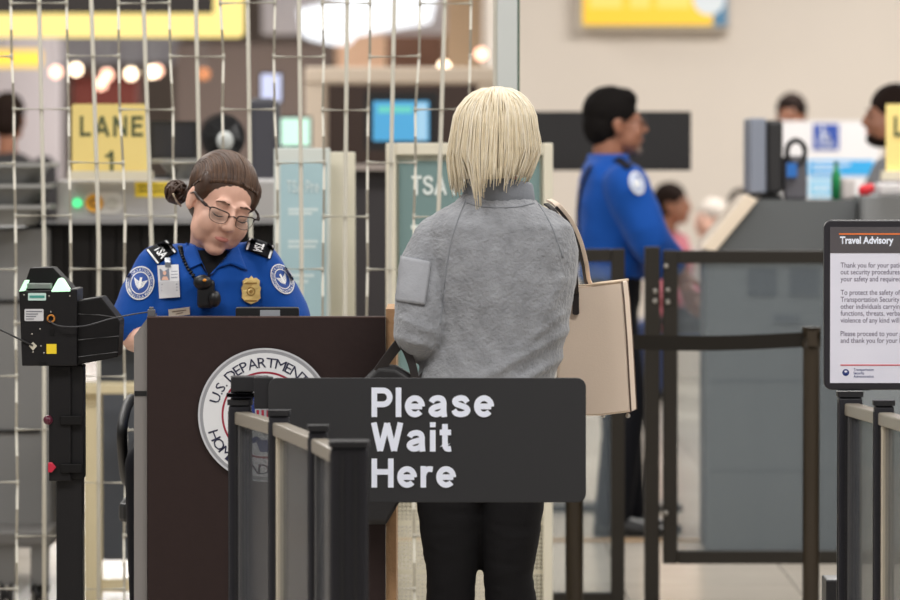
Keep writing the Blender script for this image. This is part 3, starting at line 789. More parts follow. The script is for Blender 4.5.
# notice board with the wheelchair symbol
Y = 27
t = thing('notice_board', 'white board with blue wheelchair symbol and bright blue band', 'notice board', (at(830, 300, Y).x, Y, 0))
bm = B(); plate(bm, 778, 880, 121, 205, Y, .03, 1); obj('board', bm, mat('board_white', (222, 220, 222), .5), t)
isa = mat('isa_blue', (44, 76, 160), .5); cy = mat('bright_blue', (48, 160, 220), .5)
bm = B(); pbox(bm, 813, 839, 124, 150, Y - .004, .005); pl = obj('access_symbol_plate', bm, isa, t)
bm = B(); annulus(bm, (824.5, 141), 4.6, 6.4, 24, 0, 1, -.6, 3.9); annulus(bm, (822.5, 128.3), 0, 1.9, 14)
polyfill(bm, [(821.4, 130.5), (823.6, 130.5), (824.2, 134), (829, 134), (829, 135.8), (824.4, 135.8), (824.6, 138), (830, 138), (832.5, 145), (834, 144.6), (834.4, 146), (831.6, 147), (828.8, 140), (822.6, 140)])
put(bm, Y - .007); obj('wheelchair_symbol', bm, mat('symbol_white', (220, 224, 232), .5), pl)
bm = B(); pbox(bm, 808, 874, 160, 176, Y - .003, .004); obj('blue_band', bm, cy, t)
bm = B(); pbox(bm, 809, 836, 179, 197, Y - .003, .004); obj('blue_panel', bm, mat('pale_blue', (120, 190, 224), .5), t)
bm = B()
for a_, b_, v in ((812, 850, 163), (812, 840, 169), (812, 832, 184), (812, 830, 190)): pbox(bm, a_, b_, v, v + 2.2, Y - .005, .002)
obj('text_line', bm, MATS['symbol_white'], t)
for u in (790, 868):
    bm = B(); a = at(u, 204, Y + .015); cyl(bm, (a.x, a.y, 0), (a.x, a.y, a.z), .015); cyl(bm, (a.x, a.y, 0), (a.x, a.y, .02), .12, n=20); obj('leg', bm, MATS['hanger_metal'], t)
# black wide screen on a floor stand behind the man
Y = 21.2
t = thing('display_screen', 'wide black blank screen behind the man in blue', 'screen', (at(612, 300, Y).x, Y, 0))
bm = B(); plate(bm, 529, 691, 111.5, 170.5, Y, .06, 1.5); obj('casing', bm, mat('screen_black', (26, 24, 25), .45), t)
bm = B(); pbox(bm, 532, 688, 114, 168, Y - .003, .004); obj('screen', bm, mat('screen_face_black', (30, 28, 29), .5), t)
a = at(612, 150, Y + .08)
bm = B(); cyl(bm, (a.x, a.y, .02), (a.x, a.y, a.z), .03); box(bm, (a.x, a.y - .01, a.z), (.2, .04, .12)); obj('stand', bm, bp, t)
bm = B(); bxyz(bm, a.x - .3, a.x + .3, a.y - .02, a.y + .3, 0, .025); obj('stand_base', bm, bp, t)
# ------------------------------------------------------------------ people
def head(bm, c, R, k=1.0, fem=False):
    c = V(c)
    def T(p): return c + R @ (V(p) * k)
    def E(p, r, n=24, m=16): ell(bm, T(p), V(r) * k, R, n, m)
    E((0, 0.018, 0.028), (0.074, 0.092, 0.082), 32, 24)             # skull
    E((0, -0.022, -0.028), (0.064, 0.066, 0.084), 32, 24)           # face
    jw = 0.055 if fem else 0.056
    E((0, -0.026, -0.068), (jw, 0.056, 0.042))                       # jaw
    E((0, -0.06, -0.095), (0.027, 0.024, 0.02))                     # chin
    E((0, -0.066, -0.06), (0.03, 0.026, 0.026))                      # mouth area
    for s in (-1, 1):
        E((s * 0.026, -0.0745, 0.024), (0.024, 0.010, 0.012))         # brow
        E((s * 0.035, -0.058, -0.036), (0.03, 0.027, 0.036))          # cheek
        E((s * 0.031, -0.072, 0.002), (0.017, 0.013, 0.013))         # closed lid
        E((s * 0.0115, -0.095, -0.029), (0.0085, 0.011, 0.008))      # nostril wing
        Re = R @ Matrix.Rotation(math.radians(s * -14), 3, 'Z')
        ell(bm, T((s * 0.076, 0.01, -0.008)), V((0.007, 0.018, 0.031)) * k, Re)   # ear
        E((s * 0.036, -0.034, -0.056), (0.03, 0.042, 0.042))
        ell(bm, T((s * 0.074, 0.004, -0.028)), V((0.008, 0.011, 0.012)) * k, Re)
    tube(bm, [T((0, -0.083, 0.022)), T((0, -0.094, 0.004)), T((0, -0.101, -0.014)), T((0, -0.106, -0.025)), T((0, -0.095, -0.035))],
         [0.008 * k, 0.009 * k, 0.0105 * k, 0.012 * k, 0.008 * k], 14)
    return T
def hand(bm, w_, d, n, side, k=1.0, curl=22, spread=5):
    w_ = V(w_); d = V(d).normalized(); n = V(n); n = (n - d * n.dot(d)).normalized()
    t = d.cross(n) * side
    M3 = Matrix((t, d, n)).transposed()
    ell(bm, w_ + d * 0.045 * k, V((0.041, 0.055, 0.016)) * k, M3, 16, 10)
    capsule(bm, w_ - d * 0.03 * k, w_ + d * 0.02 * k, 0.027 * k, 0.026 * k)
    for i, (L, r) in enumerate(((0.07, 0.0085), (0.08, 0.009), (0.074, 0.0085), (0.058, 0.0075))):
        a = math.radians(spread * (1.2 - i))
        dd = (d * math.cos(a) + t * math.sin(a)).normalized()
        p = w_ + (d * 0.082 + t * (0.031 - 0.0205 * i)) * k
        ang = math.radians(curl * 0.5)
        pts = [p - dd * 0.02 * k, p]
        for f in (0.44, 0.31, 0.25):
            q = dd * math.cos(ang) + n * math.sin(ang)
            pts.append(pts[-1] + q * L * f * k); ang += math.radians(curl)
        chain(bm, pts, [r * k * 1.1, r * k * 1.05, r * k, r * k * 0.95, r * k * 0.85], 10)
    p = w_ + (d * 0.022 + t * 0.03) * k
    q1 = (d * 0.6 + t * 0.75 + n * 0.25).normalized(); q2 = (d * 0.9 + t * 0.3 + n * 0.3).normalized()
    chain(bm, [p, p + q1 * 0.036 * k, p + q1 * 0.036 * k + q2 * 0.03 * k], [0.013 * k, 0.011 * k, 0.009 * k], 10)
def shoe(bm, ank, d, k=1.0):
    d = V(d).normalized(); sdv = V((d.y, -d.x, 0))
    rings = []
    for f, wd, h in ((-0.07, 0.02, 0.05), (-0.055, 0.035, 0.085), (0.0, 0.04, 0.1), (0.06, 0.044, 0.07), (0.13, 0.05, 0.05), (0.18, 0.038, 0.038), (0.2, 0.015, 0.025)):
        c = V((ank[0], ank[1], 0)) + d * f * k
        rr = []
        for i in range(14):
            a = 2 * PI * i / 14
            rr.append(c + sdv * wd * k * math.cos(a) + V((0, 0, max(0.001, (h * k) * (0.42 + 0.58 * math.sin(a))))))
        rings.append(rr)
    loft(bm, rings)
def strands(paths, r0, r1, n=4):
    bm = B()
    for p in paths:
        m = len(p)
        tube(bm, p, [r0 + (r1 - r0) * i / (m - 1) for i in range(m)], n)
    return bm
def eyebrows(T, k, parent, m):
    for s in (-1, 1):
        bm = B()
        tube(bm, [T((s * 0.014, -0.0855, 0.027)), T((s * 0.03, -0.0855, 0.0305)), T((s * 0.047, -0.0775, 0.0245))], [0.0022 * k, 0.0024 * k, 0.0012 * k], 8)
        obj('eyebrow', bm, m, parent, smooth=True)
def lips(T, R, k, parent, m):
    bm = B()
    rg = []
    for i in range(9):
        x = -0.024 + 0.048 * i / 8; q = 1 - (x / 0.026) ** 2
        c = T((x, -0.0915 + 0.013 * (x / 0.022) ** 2, -0.0615))
        rg.append(ring(c, R @ V((0, 0.004 * k * (0.3 + q), 0)), R @ V((0, 0, 0.0056 * k * (0.12 + q))), 10))
    loft(bm, rg)
    return obj('lips', bm, m, parent, smooth=True)
def lashes(T, k, parent, m):
    for s in (-1, 1):
        bm = B()
        tube(bm, [T((s * 0.018, -0.084, -0.0055)), T((s * 0.025, -0.0865, -0.008)), T((s * 0.033, -0.0868, -0.0085)), T((s * 0.041, -0.083, -0.007)), T((s * 0.046, -0.078, -0.004))], [0.0008 * k, 0.0014 * k, 0.0016 * k, 0.0014 * k, 0.0008 * k], 6)
        obj('eyelash', bm, m, parent, smooth=True)
skinF = mat('skin_fair', (222, 176, 156), 0.5, var=0.06, vscale=30, bump=0.05, bscale=300)
skinB = mat('skin_tan', (150, 100, 76), 0.5, var=0.08, vscale=20)
lipM = mat('lips', (190, 122, 112), 0.5)
dark = mat('dark_lash', (40, 28, 24), 0.6)
blueM = mat('uniform_blue', (9, 72, 156), 0.8, spec=.2, bump=0.25, bscale=420, var=0.07, vscale=14, sheen=0.1)
navy = mat('navy_black', (18, 19, 26), 0.75, spec=.2, bump=0.15, bscale=300)
black = mat('black_cloth', (21, 20, 22), 0.85, spec=.2, bump=0.2, bscale=350, var=0.1)
whiteT = mat('white_thread', (225, 226, 228), 0.7)
gold = mat('gold_badge', (214, 186, 120), 0.4, metal=0.35, var=0.15, vscale=120)
seal_white = mat('seal_white', (222, 224, 228), 0.5)
seal_blue = mat('seal_blue', (30, 52, 120), 0.5)
seal_silver = mat('seal_silver', (150, 152, 158), 0.45)
seal_red = mat('seal_red', (150, 32, 56), 0.5)

def oval_rings(data, Y0, n=32, p=2.2):
    """rings given as (v, centre u, half width px, half depth m, dy)"""
    out = []
    for v, uc, hw, ry, dy in data:
        a = at(uc, v, Y0 + dy); b = at(uc + hw, v, Y0 + dy)
        out.append(ring(a, V((b.x - a.x, 0, 0)), V((0, ry, 0)), n, p))
    return out
# ---- traveller with blonde hair, seen from behind ------------------------------------------------
def woman():
    Y0 = 12.35
    base = at(487, 770, Y0); base.z = 0
    root = thing('person', 'woman with straight blonde hair in grey fleece jacket and black leggings, back turned', 'person', base, None)
    P = lambda u, v, dy=0: at(u, v, Y0 + dy)
    hc = P(494, 134, 0.0); HR = Rm(176, 0, 8)
    arms = [(P(437, 236), P(416, 318, -0.06), P(424, 338, 0.10), -1), (P(553, 238, 0.03), P(541, 312, 0.12), P(505, 305, 0.30), 1)]
    tr = [(186, 497, 22, .05, 0), (206, 497, 42, .07, 0), (226, 497, 66, .095, 0), (262, 498, 68, .108, 0), (310, 498, 62, .105, 0), (350, 494, 58, .1, 0), (390, 484, 62, .11, 0), (440, 480, 60, .115, 0), (470, 479, 57, .11, 0), (486, 479, 50, .09, 0)]
    lL = [(430, 452, 28, .085, 0), (470, 450, 30, .088, 0), (502, 450, 28, .082, 0), (540, 451, 24, .075, 0), (575, 452, 19.5, .062, 0), (600, 451, 19, .062, .01), (645, 451, 19, .062, .02), (700, 453, 12, .042, .02), (750, 454, 9, .033, 0), (768, 454, 9, .04, 0)]
    lR = [(430, 508, 28, .085, 0), (470, 510, 30, .088, 0), (502, 511, 28, .082, 0), (540, 510, 24, .075, 0), (575, 508, 19.5, .062, 0), (600, 511, 20.5, .062, .01), (645, 513, 19, .062, .02), (700, 511, 12, .042, .02), (750, 509, 9, .033, 0), (768, 509, 9, .04, 0)]
    bm = B()
    head(bm, hc, HR, 1.0, True)
    capsule(bm, hc + V((0, -.02, -.06)), P(497, 205), .05, .06)
    loft(bm, oval_rings(tr, Y0))
    for s, e, h, sd in arms:
        chain(bm, [s, e, h], [.05, .04, .028])
    hd = [(arms[0][2], V((.1, .8, .1)), V((1, 0, -.2)), 1), (arms[1][2], V((-.4, .8, 0)), V((-.8, -.4, 0)), -1)]
    for wv, d, nn, sd in hd: hand(bm, wv + d.normalized() * .02, d, nn, sd, .95, 26)
    for lg in (lL, lR): loft(bm, oval_rings(lg, Y0, 24))
    obj('body', fuse(bm, .006, 6), skinF, root, smooth=True)
    # leggings
    bm = B()
    g = lambda data, k: [(v, u, hw + k, ry + k / 405, dy) for v, u, hw, ry, dy in data]
    loft(bm, oval_rings(g(tr[5:], 4), Y0))
    loft(bm, oval_rings([(v, u - .5, hw + 5, ry + .014, dy) for v, u, hw, ry, dy in lL[:-1]], Y0, 28))
    loft(bm, oval_rings([(v, u, hw + 5, ry + .014, dy) for v, u, hw, ry, dy in lR[:-1]], Y0, 28))
    lb = fuse(bm, .007, 4, .0022, 10, (1, 1, 3.5), 3)
    obj('leggings', lb, black, root, smooth=True)
    shoeM = mat('shoe_dark', (40, 40, 44), 0.6)
    for u in (454, 509):
        bm = B(); a = P(u, 768); shoe(bm, a, (0.05 * (1 if u > 480 else -1), 1, 0), 1.0)
        obj('shoe', bm, shoeM, root, smooth=True)
    # jacket
    fleece = mat('grey_fleece', (142, 144, 149), 0.95, bump=1.0, bscale=130, var=0.42, vscale=24, sheen=0.3, detail=5, spec=.15)
    bm = B()
    jr = [(192, 497, 32, .065, .005), (203, 497, 42, .08, .005), (214, 497, 62, .095, .005), (228, 498, 74, .112, 0), (250, 500, 77, .124, 0), (280, 502, 74, .13, 0), (310, 501, 70, .128, 0), (340, 496, 67, .126, 0), (362, 490, 69, .132, 0), (382, 485, 69, .138, 0), (386, 485, 64, .125, 0)]
    loft(bm, oval_rings(jr, Y0, 40))
    (s, e, h, _), (s2, e2, h2, _) = arms
    chain(bm, [P(438, 240), P(425, 268, -.02), P(420, 300, -.05), P(420, 330, -.06)], [.06, .062, .062, .064], 24)
    chain(bm, [P(420, 330, -.06), P(426, 342, .02), P(425, 342, .08)], [.064, .058, .046], 24)
    chain(bm, [P(550, 238, .03), e2], [.06, .06], 24)
    chain(bm, [e2, (e2 * .3 + h2 * .7)], [.06, .046], 24)
    jb = fuse(bm, .0045, 14, .006, 4.2, (1.6, 1, .7), 1)
    jb.normal_update()
    FOLD = [((566, 330), (462, 386), 6, .010), ((570, 352), (500, 390), 5, .009), ((560, 314), (520, 345), 5, .006), ((452, 262), (446, 320), 5, .006), ((560, 280), (535, 330), 7, .006), ((404, 318), (432, 330), 4, .005), ((398, 336), (430, 345), 4, .006), ((470, 230), (485, 300), 12, .005)]
    mv = []
    for v in jb.verts:
        q = v.co * 75; d = noise.noise(q) * .0016 + noise.noise(q * 2.1) * .001
        if v.normal.y < .2:
            pu = 450 + v.co.x * 405; pv = 150 + (CAMZ - v.co.z) * 405
            for (ax, ay), (bx, by), w_, amp in FOLD:
                ex, ey = bx - ax, by - ay; L2 = ex * ex + ey * ey; t = ((pu - ax) * ex + (pv - ay) * ey) / L2
                tt = min(1, max(0, t)); dd = math.hypot(pu - ax - ex * tt, pv - ay - ey * tt)
                d += amp * math.exp(-(dd / w_) ** 2) * (1 - .6 * abs(tt - .5))
        mv.append(v.normal * d)
    for v, d in zip(jb.verts, mv): v.co += d
    tree = bvh(jb)
    jacket = obj('jacket', jb, fleece, root, smooth=True)
    smooth_grey = mat('grey_softshell', (128, 132, 140), 0.7, bump=0.3, bscale=160, var=0.08, vscale=30)
    # stand-up collar
    bm = B()
    rings = []
    for v, hw, ry, dy, in_ in ((204, 37, .075, .0, 0), (190, 36, .072, .0, 0), (178, 34, .068, -.002, 0), (176, 32, .064, -.002, 0), (180, 29, .06, 0, 0), (200, 30, .06, 0, 0)):
        a = P(499, v, dy); b = P(499 + hw, v, dy)
        rg = ring(a, V((b.x - a.x, 0, 0)), V((0, ry, 0)), 36)
        rg = [p + V((0, 0, -.028 * max(0, (p.x - a.x)) / .08 * .6 + .0)) for p in rg]
        rings.append(rg)
    loft(bm, rings)
    obj('collar', bm, smooth_grey, jacket, smooth=True, label='smooth grey stand collar')
    # pocket on the left sleeve, raglan and yoke seams
    bm = B(); gridquad(bm, (401, 256), (431, 262), (425, 305), (396, 301), 12, 14); proj(bm, tree, .004)
    pk = obj('sleeve_pocket', bm, mat('pocket_grey', (152, 154, 160), .7, bump=.25, bscale=160), jacket, smooth=True, solid=.004, label='smooth light grey zipped sleeve pocket')
    bm = B()
    def seam(pts, r=.0022):
        sp = spline([(p[0], p[1], 0) for p in pts], 8)
        q = B(); vv = [q.verts.new((p.x, p.y, 0)) for p in sp]; proj(q, tree, .0005)
        tube(bm, [v.co.copy() for v in vv], r, 6); q.free()
    seam([(402, 257), (416, 259), (431, 263)]); seam([(406, 267), (418, 269), (429, 271)], .0028)
    obj('zip', bm, smooth_grey, pk, smooth=True)
    bm = B()
    seam([(466, 199), (456, 225), (449, 252), (444, 290), (440, 325)], .0018); seam([(536, 200), (551, 225), (563, 258)], .0018)
    seam([(467, 203), (485, 207), (515, 207), (534, 203)], .002)
    obj('seam', bm, mat('seam_grey', (128, 131, 137), .8), jacket, smooth=True)
    # hair
    blonde = mat('blonde_hair', (226, 212, 184), 0.42, var=0.16, vscale=70, spec=0.35)
    bl2 = mat('blonde_hair_pale', (238, 228, 208), 0.42, var=0.12, vscale=70, spec=0.35)
    hm = B()
    ell(hm, P(495, 127, .005), (.091, .104, .089), None, 40, 26)
    hr = [(116, 495, 30, .09, 0), (125, 496, 38, .1, 0), (150, 497, 39, .103, -.003), (164, 495, 36, .098, -.003), (172, 491, 32, .088, -.003), (178, 484, 24, .06, -.03)]
    loft(hm, oval_rings(hr, Y0, 40))
    hb = fuse(hm, .006, 5, .004, 30, (1.6, 1.6, .12), 2)
    htree = bvh(hb)
    hair = obj('hair', hb, blonde, root, smooth=True)
    paths = []; paths2 = []
    rnd = random.Random(3)
    top = P(499, 91, .0)
    for i in range(620):
        a = rnd.uniform(-0.25, PI + .25) if i % 6 else rnd.uniform(0, 2 * PI)
        # a: 0 right .. PI left, across the back (towards the camera)
        ca, sa = math.cos(a), -math.sin(a)
        t_end = rnd.gauss(0, 6.5)
        xl = (1 - ca) / 2                         # 0 right, 1 left
        vend = 171 + 8 * min(1, xl * 1.6) + t_end
        if 0.56 < xl < 0.86 and sa < 0: vend += rnd.random() ** .8 * 30 * (1 - abs(xl - .7) / .16)
        if xl > .9: vend += 5
        lift = rnd.uniform(0, .005)
        pts = []
        part = P(497 + rnd.uniform(-5, 5), 89, rnd.uniform(-.04, .06))
        wob = rnd.uniform(-.006, .006); ph = rnd.uniform(0, 6)
        zc = P(495, 126).z; rz = part.z - zc + .004; ze = P(495, vend).z
        for j in range(13):
            t = j / 12
            c = P(496 - 2.5 * t, 130)
            if t < .5:
                ph_ = PI / 2 * (1 - t / .5); z = zc + rz * math.sin(ph_); k = math.cos(ph_)
            else:
                z = zc + (ze - zc) * (t - .5) / .5; k = 1
            tt = max(0, t - .5) * 2
            rx = .100 + .009 * math.sin(tt * PI * .7) + lift - .052 * max(0, tt - .5) * (1 if ca > 0 else .5); ry = .112 + lift
            q = V((c.x + ca * rx * k + (part.x - c.x) * (1 - k), c.y + sa * ry * k + (part.y - c.y) * (1 - k), z))
            q.x += wob * t + .0025 * math.sin(ph + t * 5) * t
            if 0.56 < xl < 0.86 and t > .75: q.x += ((481 - 450) / 405 - q.x) * (t - .75) * 1.6; q.y -= .02 * (t - .75)
            pts.append(q)
        (paths if i % 2 else paths2).append(pts)
    obj('hair_strands', strands(paths, .0024, .001), blonde, hair, smooth=True)
    obj('hair_strands', strands(paths2, .0022, .0009), bl2, hair, smooth=True)
    return root
WOMAN = woman()
# ---- officer behind the podium -------------------------------------------------------------------
def dhs_patch(root, tree, c, rx, ry, rot, off=.003):
    """round agency patch: blue disc, white rings, lettering, eagle"""
    k = rx / ry
    def disc(r0, r1, z, m, name, par):
        bm = B()
        for i in range(8): annulus(bm, c, r0 + (r1 - r0) * i / 8, r0 + (r1 - r0) * (i + 1) / 8, 44, rot, k)
        for v in bm.verts: v.co.z = z
        proj(bm, tree, off); return obj(name, bm, m, par, smooth=True)
    p = disc(0, ry, 0, mat('patch_blue', (36, 74, 150), .7), 'shoulder_patch', root)
    p['label'] = 'round blue shoulder patch with white rings'
    bm = B()
    for r0, r1 in ((.93, 1.0), (.62, .68)): annulus(bm, c, ry * r0, ry * r1, 44, rot, k)
    arc_text(bm, 'TRANSPORTATION SECURITY', c, ry * .72, ry * .24, 0, True, k, rot, .01)
    arc_text(bm, 'ADMINISTRATION', c, ry * .72, ry * .24, PI, False, k, rot, .01)
    # eagle: spread wings over a shield
    def G(x, y):
        cr, sr = math.cos(rot), math.sin(rot); x *= ry * k; y *= ry
        return (c[0] + x * cr - y * sr, c[1] + x * sr + y * cr)
    for s in (-1, 1):
        for q in range(4):
            a = .1 + q * .11
            polyfill(bm, [G(s * .08, a - .18), G(s * .5 * (1 - q * .12), a - .36), G(s * .46 * (1 - q * .12), a - .27), G(s * .08, a - .1)])
    polyfill(bm, [G(-.08, -.34), G(.08, -.34), G(.1, .2), G(0, .42), G(-.1, .2)])
    for v in bm.verts: v.co.z += .0018
    proj(bm, tree, off); obj('patch_embroidery', bm, whiteT, p, smooth=True)
def officer():
    Y0 = 12.97
    base = at(207, 700, Y0); base.z = 0
    root = thing('person', 'woman in bright blue uniform shirt and glasses looking down behind the podium', 'person', base)
    P = lambda u, v, dy=0: at(u, v, Y0 + dy)
    hc = P(221.5, 203, -.10); k = 1.06; HR = Rm(25, 14.5, 22)
    armL = [P(163, 272), P(136, 338, -.04), P(168, 345, -.26)]
    armR = [P(256, 270), P(286, 335, -.04), P(256, 345, -.26)]
    bm = B()
    T = head(bm, hc, HR, k, True)
    capsule(bm, T((0, .02, -.06)), P(211, 258, -.005), .05, .058)
    tr = [(247, 210, 26, .055, 0), (262, 208, 52, .085, 0), (290, 207, 56, .11, 0), (325, 206, 54, .105, 0), (370, 206, 50, .1, .02), (420, 206, 58, .12, .03), (450, 206, 60, .13, .03), (466, 206, 50, .1, .03)]
    loft(bm, oval_rings(tr, Y0))
    for a in (armL, armR): chain(bm, a, [.045, .038, .026])
    hand(bm, armL[2] + V((.01, -.01, 0)), (.35, -.9, -.05), (0, 0, -1), -1, .93, 14)
    hand(bm, armR[2] + V((-.01, -.01, 0)), (-.35, -.9, -.05), (0, 0, -1), 1, .93, 14)
    legs = []
    for s in (-1, 1):
        hp = P(206 + s * 34, 446, .02); kn = V((hp.x + s * .03, Y0 - .36, .74)); an = V((kn.x, Y0 - .30, .34))
        chain(bm, [hp, kn, an], [.085, .058, .036]); legs.append((hp, kn, an))
    obj('body', fuse(bm, .004, 15), skinF, root, smooth=True)
    # trousers
    bm = B()
    loft(bm, oval_rings([(v, u, hw + 5, ry + .012, dy) for v, u, hw, ry, dy in tr[4:]], Y0))
    for l in legs: chain(bm, l, [.1, .07, .06])
    obj('trousers', fuse(bm, .008, 4), navy, root, smooth=True)
    for hp, kn, an in legs:
        bm = B(); shoe(bm, an, (0, -1, 0), 1)
        for v in bm.verts: v.co.z += an.z - .06
        obj('shoe', bm, black, root, smooth=True)
    # shirt
    bm = B()
    sr = [(244, 210, 34, .068, .0), (251, 209, 44, .08, 0), (262, 208, 60, .1, 0), (280, 207, 66, .122, 0), (305, 207, 64, .126, 0), (330, 206, 62, .12, 0), (370, 206, 58, .118, .02), (405, 206, 62, .13, .03), (415, 206, 60, .12, .03)]
    loft(bm, oval_rings(sr, Y0, 40))
    chain(bm, [P(163, 268), P(145, 300, -.02), P(138, 322, -.03)], [.064, .066, .066], 24)
    chain(bm, [P(255, 266), P(275, 298, -.02), P(284, 322, -.03)], [.064, .066, .066], 24)
    sb = fuse(bm, .005, 8, .0085, 9, (1.2, 1, .9), 5)
    tree = bvh(sb)
    shirt = obj('shirt', sb, blueM, root, smooth=True)
    # undershirt at the open neck, collar wings, placket
    bm = B(); polyfill(bm, [(196, 250), (228, 250), (224, 262), (209, 277), (201, 266)]); bmesh.ops.triangulate(bm, faces=bm.faces)
    bmesh.ops.subdivide_edges(bm, edges=bm.edges, cuts=3, use_grid_fill=True)
    proj(bm, tree, .004); obj('undershirt', bm, black, root, smooth=True, label='black undershirt in open neck')
    for pts in ([(187, 243), (184, 255), (189.5, 269), (202, 263), (209, 277), (202, 262), (196, 246)], [(231, 247), (227, 256), (209, 277), (217, 268), (231, 264), (247, 271), (241, 256), (236, 242)]):
        bm = B(); vs = [bm.verts.new((p[0], p[1], 0)) for p in pts]; bm.faces.new(vs)
        bmesh.ops.triangulate(bm, faces=bm.faces); bmesh.ops.subdivide_edges(bm, edges=bm.edges, cuts=3, use_grid_fill=True)
        proj(bm, tree, .008); obj('collar', bm, blueM, shirt, smooth=True, solid=.006)
    bm = B(); sp = [(209, 277, 0), (208, 300, 0), (207, 330, 0), (207, 360, 0)]
    gridquad(bm, (205, 277), (211, 277), (211, 365), (205, 365), 2, 12); proj(bm, tree, .003); obj('placket', bm, blueM, shirt, solid=.003)
    # epaulettes
    for quad, nm, tx in (([(146, 250), (168, 239.5), (177, 251), (157, 264)], 'a', 0), ([(249, 237.5), (274.5, 246), (270.5, 259), (245.5, 249)], 'b', 1)):
        c = [V((q[0], q[1], 0)) for q in quad]
        bm = B(); gridquad(bm, *quad, 20, 16); proj(bm, tree, .006)
        ep = obj('epaulette', bm, navy, shirt, smooth=True, solid=.006, label='black epaulette with white letters and bars')
        bm = B()
        def Q(a, b): return (c[0] * (1 - a) + c[1] * a) * (1 - b) + (c[3] * (1 - a) + c[2] * a) * b
        for a0, a1 in ((.02, .1), (.9, .98)) if tx else ((.02, .1), (.86, .94)):
            gridquad(bm, Q(a0, 0), Q(a1, 0), Q(a1, 1), Q(a0, 1), 2, 16)
        tb = text_bm('TSA', 1, .03); x0, x1 = width(tb)
        if tx: f = lambda co: Q(.40 + .34 * (1 - co.y / .73) - .06, .12 + .76 * (co.x - x0) / (x1 - x0))
        else: f = lambda co: Q(.34 + .36 * (1 - co.y / .73) , .12 + .76 * (co.x - x0) / (x1 - x0))
        # lettering reads from the neck outwards along the strap
        if tx: f = lambda co: Q(.30 + .34 * (co.y / .73), .88 - .76 * (1 - (co.x - x0) / (x1 - x0)))
        else: f = lambda co: Q(.64 - .36 * (1 - co.y / .73), .1 + .8 * (co.x - x0) / (x1 - x0))
        merge(bm, tb, lambda co: V((f(co).x, f(co).y, 0)))
        proj(bm, tree, .0155); obj('epaulette_marking', bm, whiteT, ep)
    dhs_patch(shirt, tree, (140, 283), 14.2, 17, math.radians(12))
    dhs_patch(shirt, tree, (282.5, 279), 10.5, 16, math.radians(-28))
    # identity card with clip
    bm = B(); gridquad(bm, (157.5, 265.5), (178.5, 264.5), (180, 297), (159.5, 298.5), 4, 6); proj(bm, tree, .010)
    idc = obj('identity_card', bm, mat('card_white', (214, 214, 218), .3), shirt, solid=.002, label='white identity card on a clip')
    bm = B(); gridquad(bm, (159.5, 269), (169, 268.5), (169.8, 280), (160.4, 280.5), 1, 1); proj(bm, tree, .0115); obj('card_photo', bm, mat('photo_grey', (120, 126, 140), .4), idc)
    bm = B(); annulus(bm, (164.6, 273), 0, 2.2, 16, 0, .8); polyfill(bm, [(161.5, 280), (168.6, 280), (167, 276.5), (163, 276.5)]); proj(bm, tree, .0121); obj('card_portrait', bm, skinF, idc)
    bm = B()
    for y in (271, 274, 277, 284, 287, 290): gridquad(bm, (171 if y < 280 else 161.5, y), (177.5, y - .3), (177.5, y + .7), (171 if y < 280 else 161.5, y + 1), 1, 1)
    proj(bm, tree, .0118); obj('card_print', bm, mat('print_grey', (150, 152, 165), .5), idc)
    bm = B(); gridquad(bm, (165, 258), (170.5, 258), (171, 267), (165.5, 267), 1, 2); proj(bm, tree, .012); obj('card_clip', bm, mat('clip_metal', (120, 124, 132), .3, .6), idc, solid=.004)
    # shoulder microphone hanging from the placket, with its coiled cord over the shoulder
    bm = B(); c = P(206, 294, -.155)
    box(bm, c, (.045, .03, .075), Rm(8, 0, 0)); 
    obj_m = obj('radio_microphone', bm, mat('black_plastic', (20, 20, 22), .4), root, bevel=.01, label='black clip-on shoulder microphone')
    bm = B(); ell(bm, c + V((.022, -.012, -.012)), (.017, .015, .022)); ell(bm, c + V((-.008, -.012, .03)), (.024, .014, .02)); obj('speaker_housing', bm, MATS['black_plastic'], obj_m, smooth=True)
    bm = B(); ell(bm, c + V((-.002, -.029, .036)), (.005, .003, .004)); obj('indicator', bm, mat('amber_lamp', (230, 150, 50), .4), obj_m, smooth=True)
    bm = B(); q = B(); vv = [q.verts.new((p.x, p.y, 0)) for p in spline([(198, 282, 0), (188, 268, 0), (182, 254, 0), (180, 246, 0)], 6)]; proj(q, tree, .006)
    cp = [v.co.copy() for v in vv]; q.free()
    hel = []
    L = 90
    for i in range(L):
        t = i / (L - 1) * (len(cp) - 1); j = min(int(t), len(cp) - 2); p = cp[j].lerp(cp[j + 1], t - j)
        hel.append(p + V((math.cos(i * 1.1) * .005, math.sin(i * 1.1) * .004, 0)))
    tube(bm, hel, .0022, 6); tube(bm, [cp[0], c], .003, 8)
    obj('coiled_cord', bm, MATS['black_plastic'], obj_m, smooth=True)
    # badge
    bm = B(); sh = [(0, -14), (2, -11.5), (5, -12), (8.5, -9), (8, -5), (9.8, -2), (8.8, 4), (9.3, 8), (6, 11.5), (0, 14)]
    pts = sh + [(-x, y) for x, y in reversed(sh[1:-1])]
    vs = [bm.verts.new((251 + x, 290 + y, 0)) for x, y in pts]; bm.faces.new(vs); bmesh.ops.triangulate(bm, faces=bm.faces); bmesh.ops.subdivide_edges(bm, edges=bm.edges, cuts=2)
    proj(bm, tree, .008); bd = obj('badge', bm, gold, root, solid=.005, label='gold shield badge')
    bm = B(); annulus(bm, (251, 291.5), 3.4, 4.4, 24); annulus(bm, (251, 291.5), 0, 1.8, 12)
    for y in (282.5, 300): gridquad(bm, (245, y), (257, y), (257, y + 1.6), (245, y + 1.6), 4, 1)
    proj(bm, tree, .0115); obj('badge_relief', bm, mat('gold_dark', (150, 116, 60), .45, .4), bd)
    bm = B(); gridquad(bm, (168.5, 309.5), (189.5, 307), (190, 314.5), (169, 317), 3, 1); proj(bm, tree, .006)
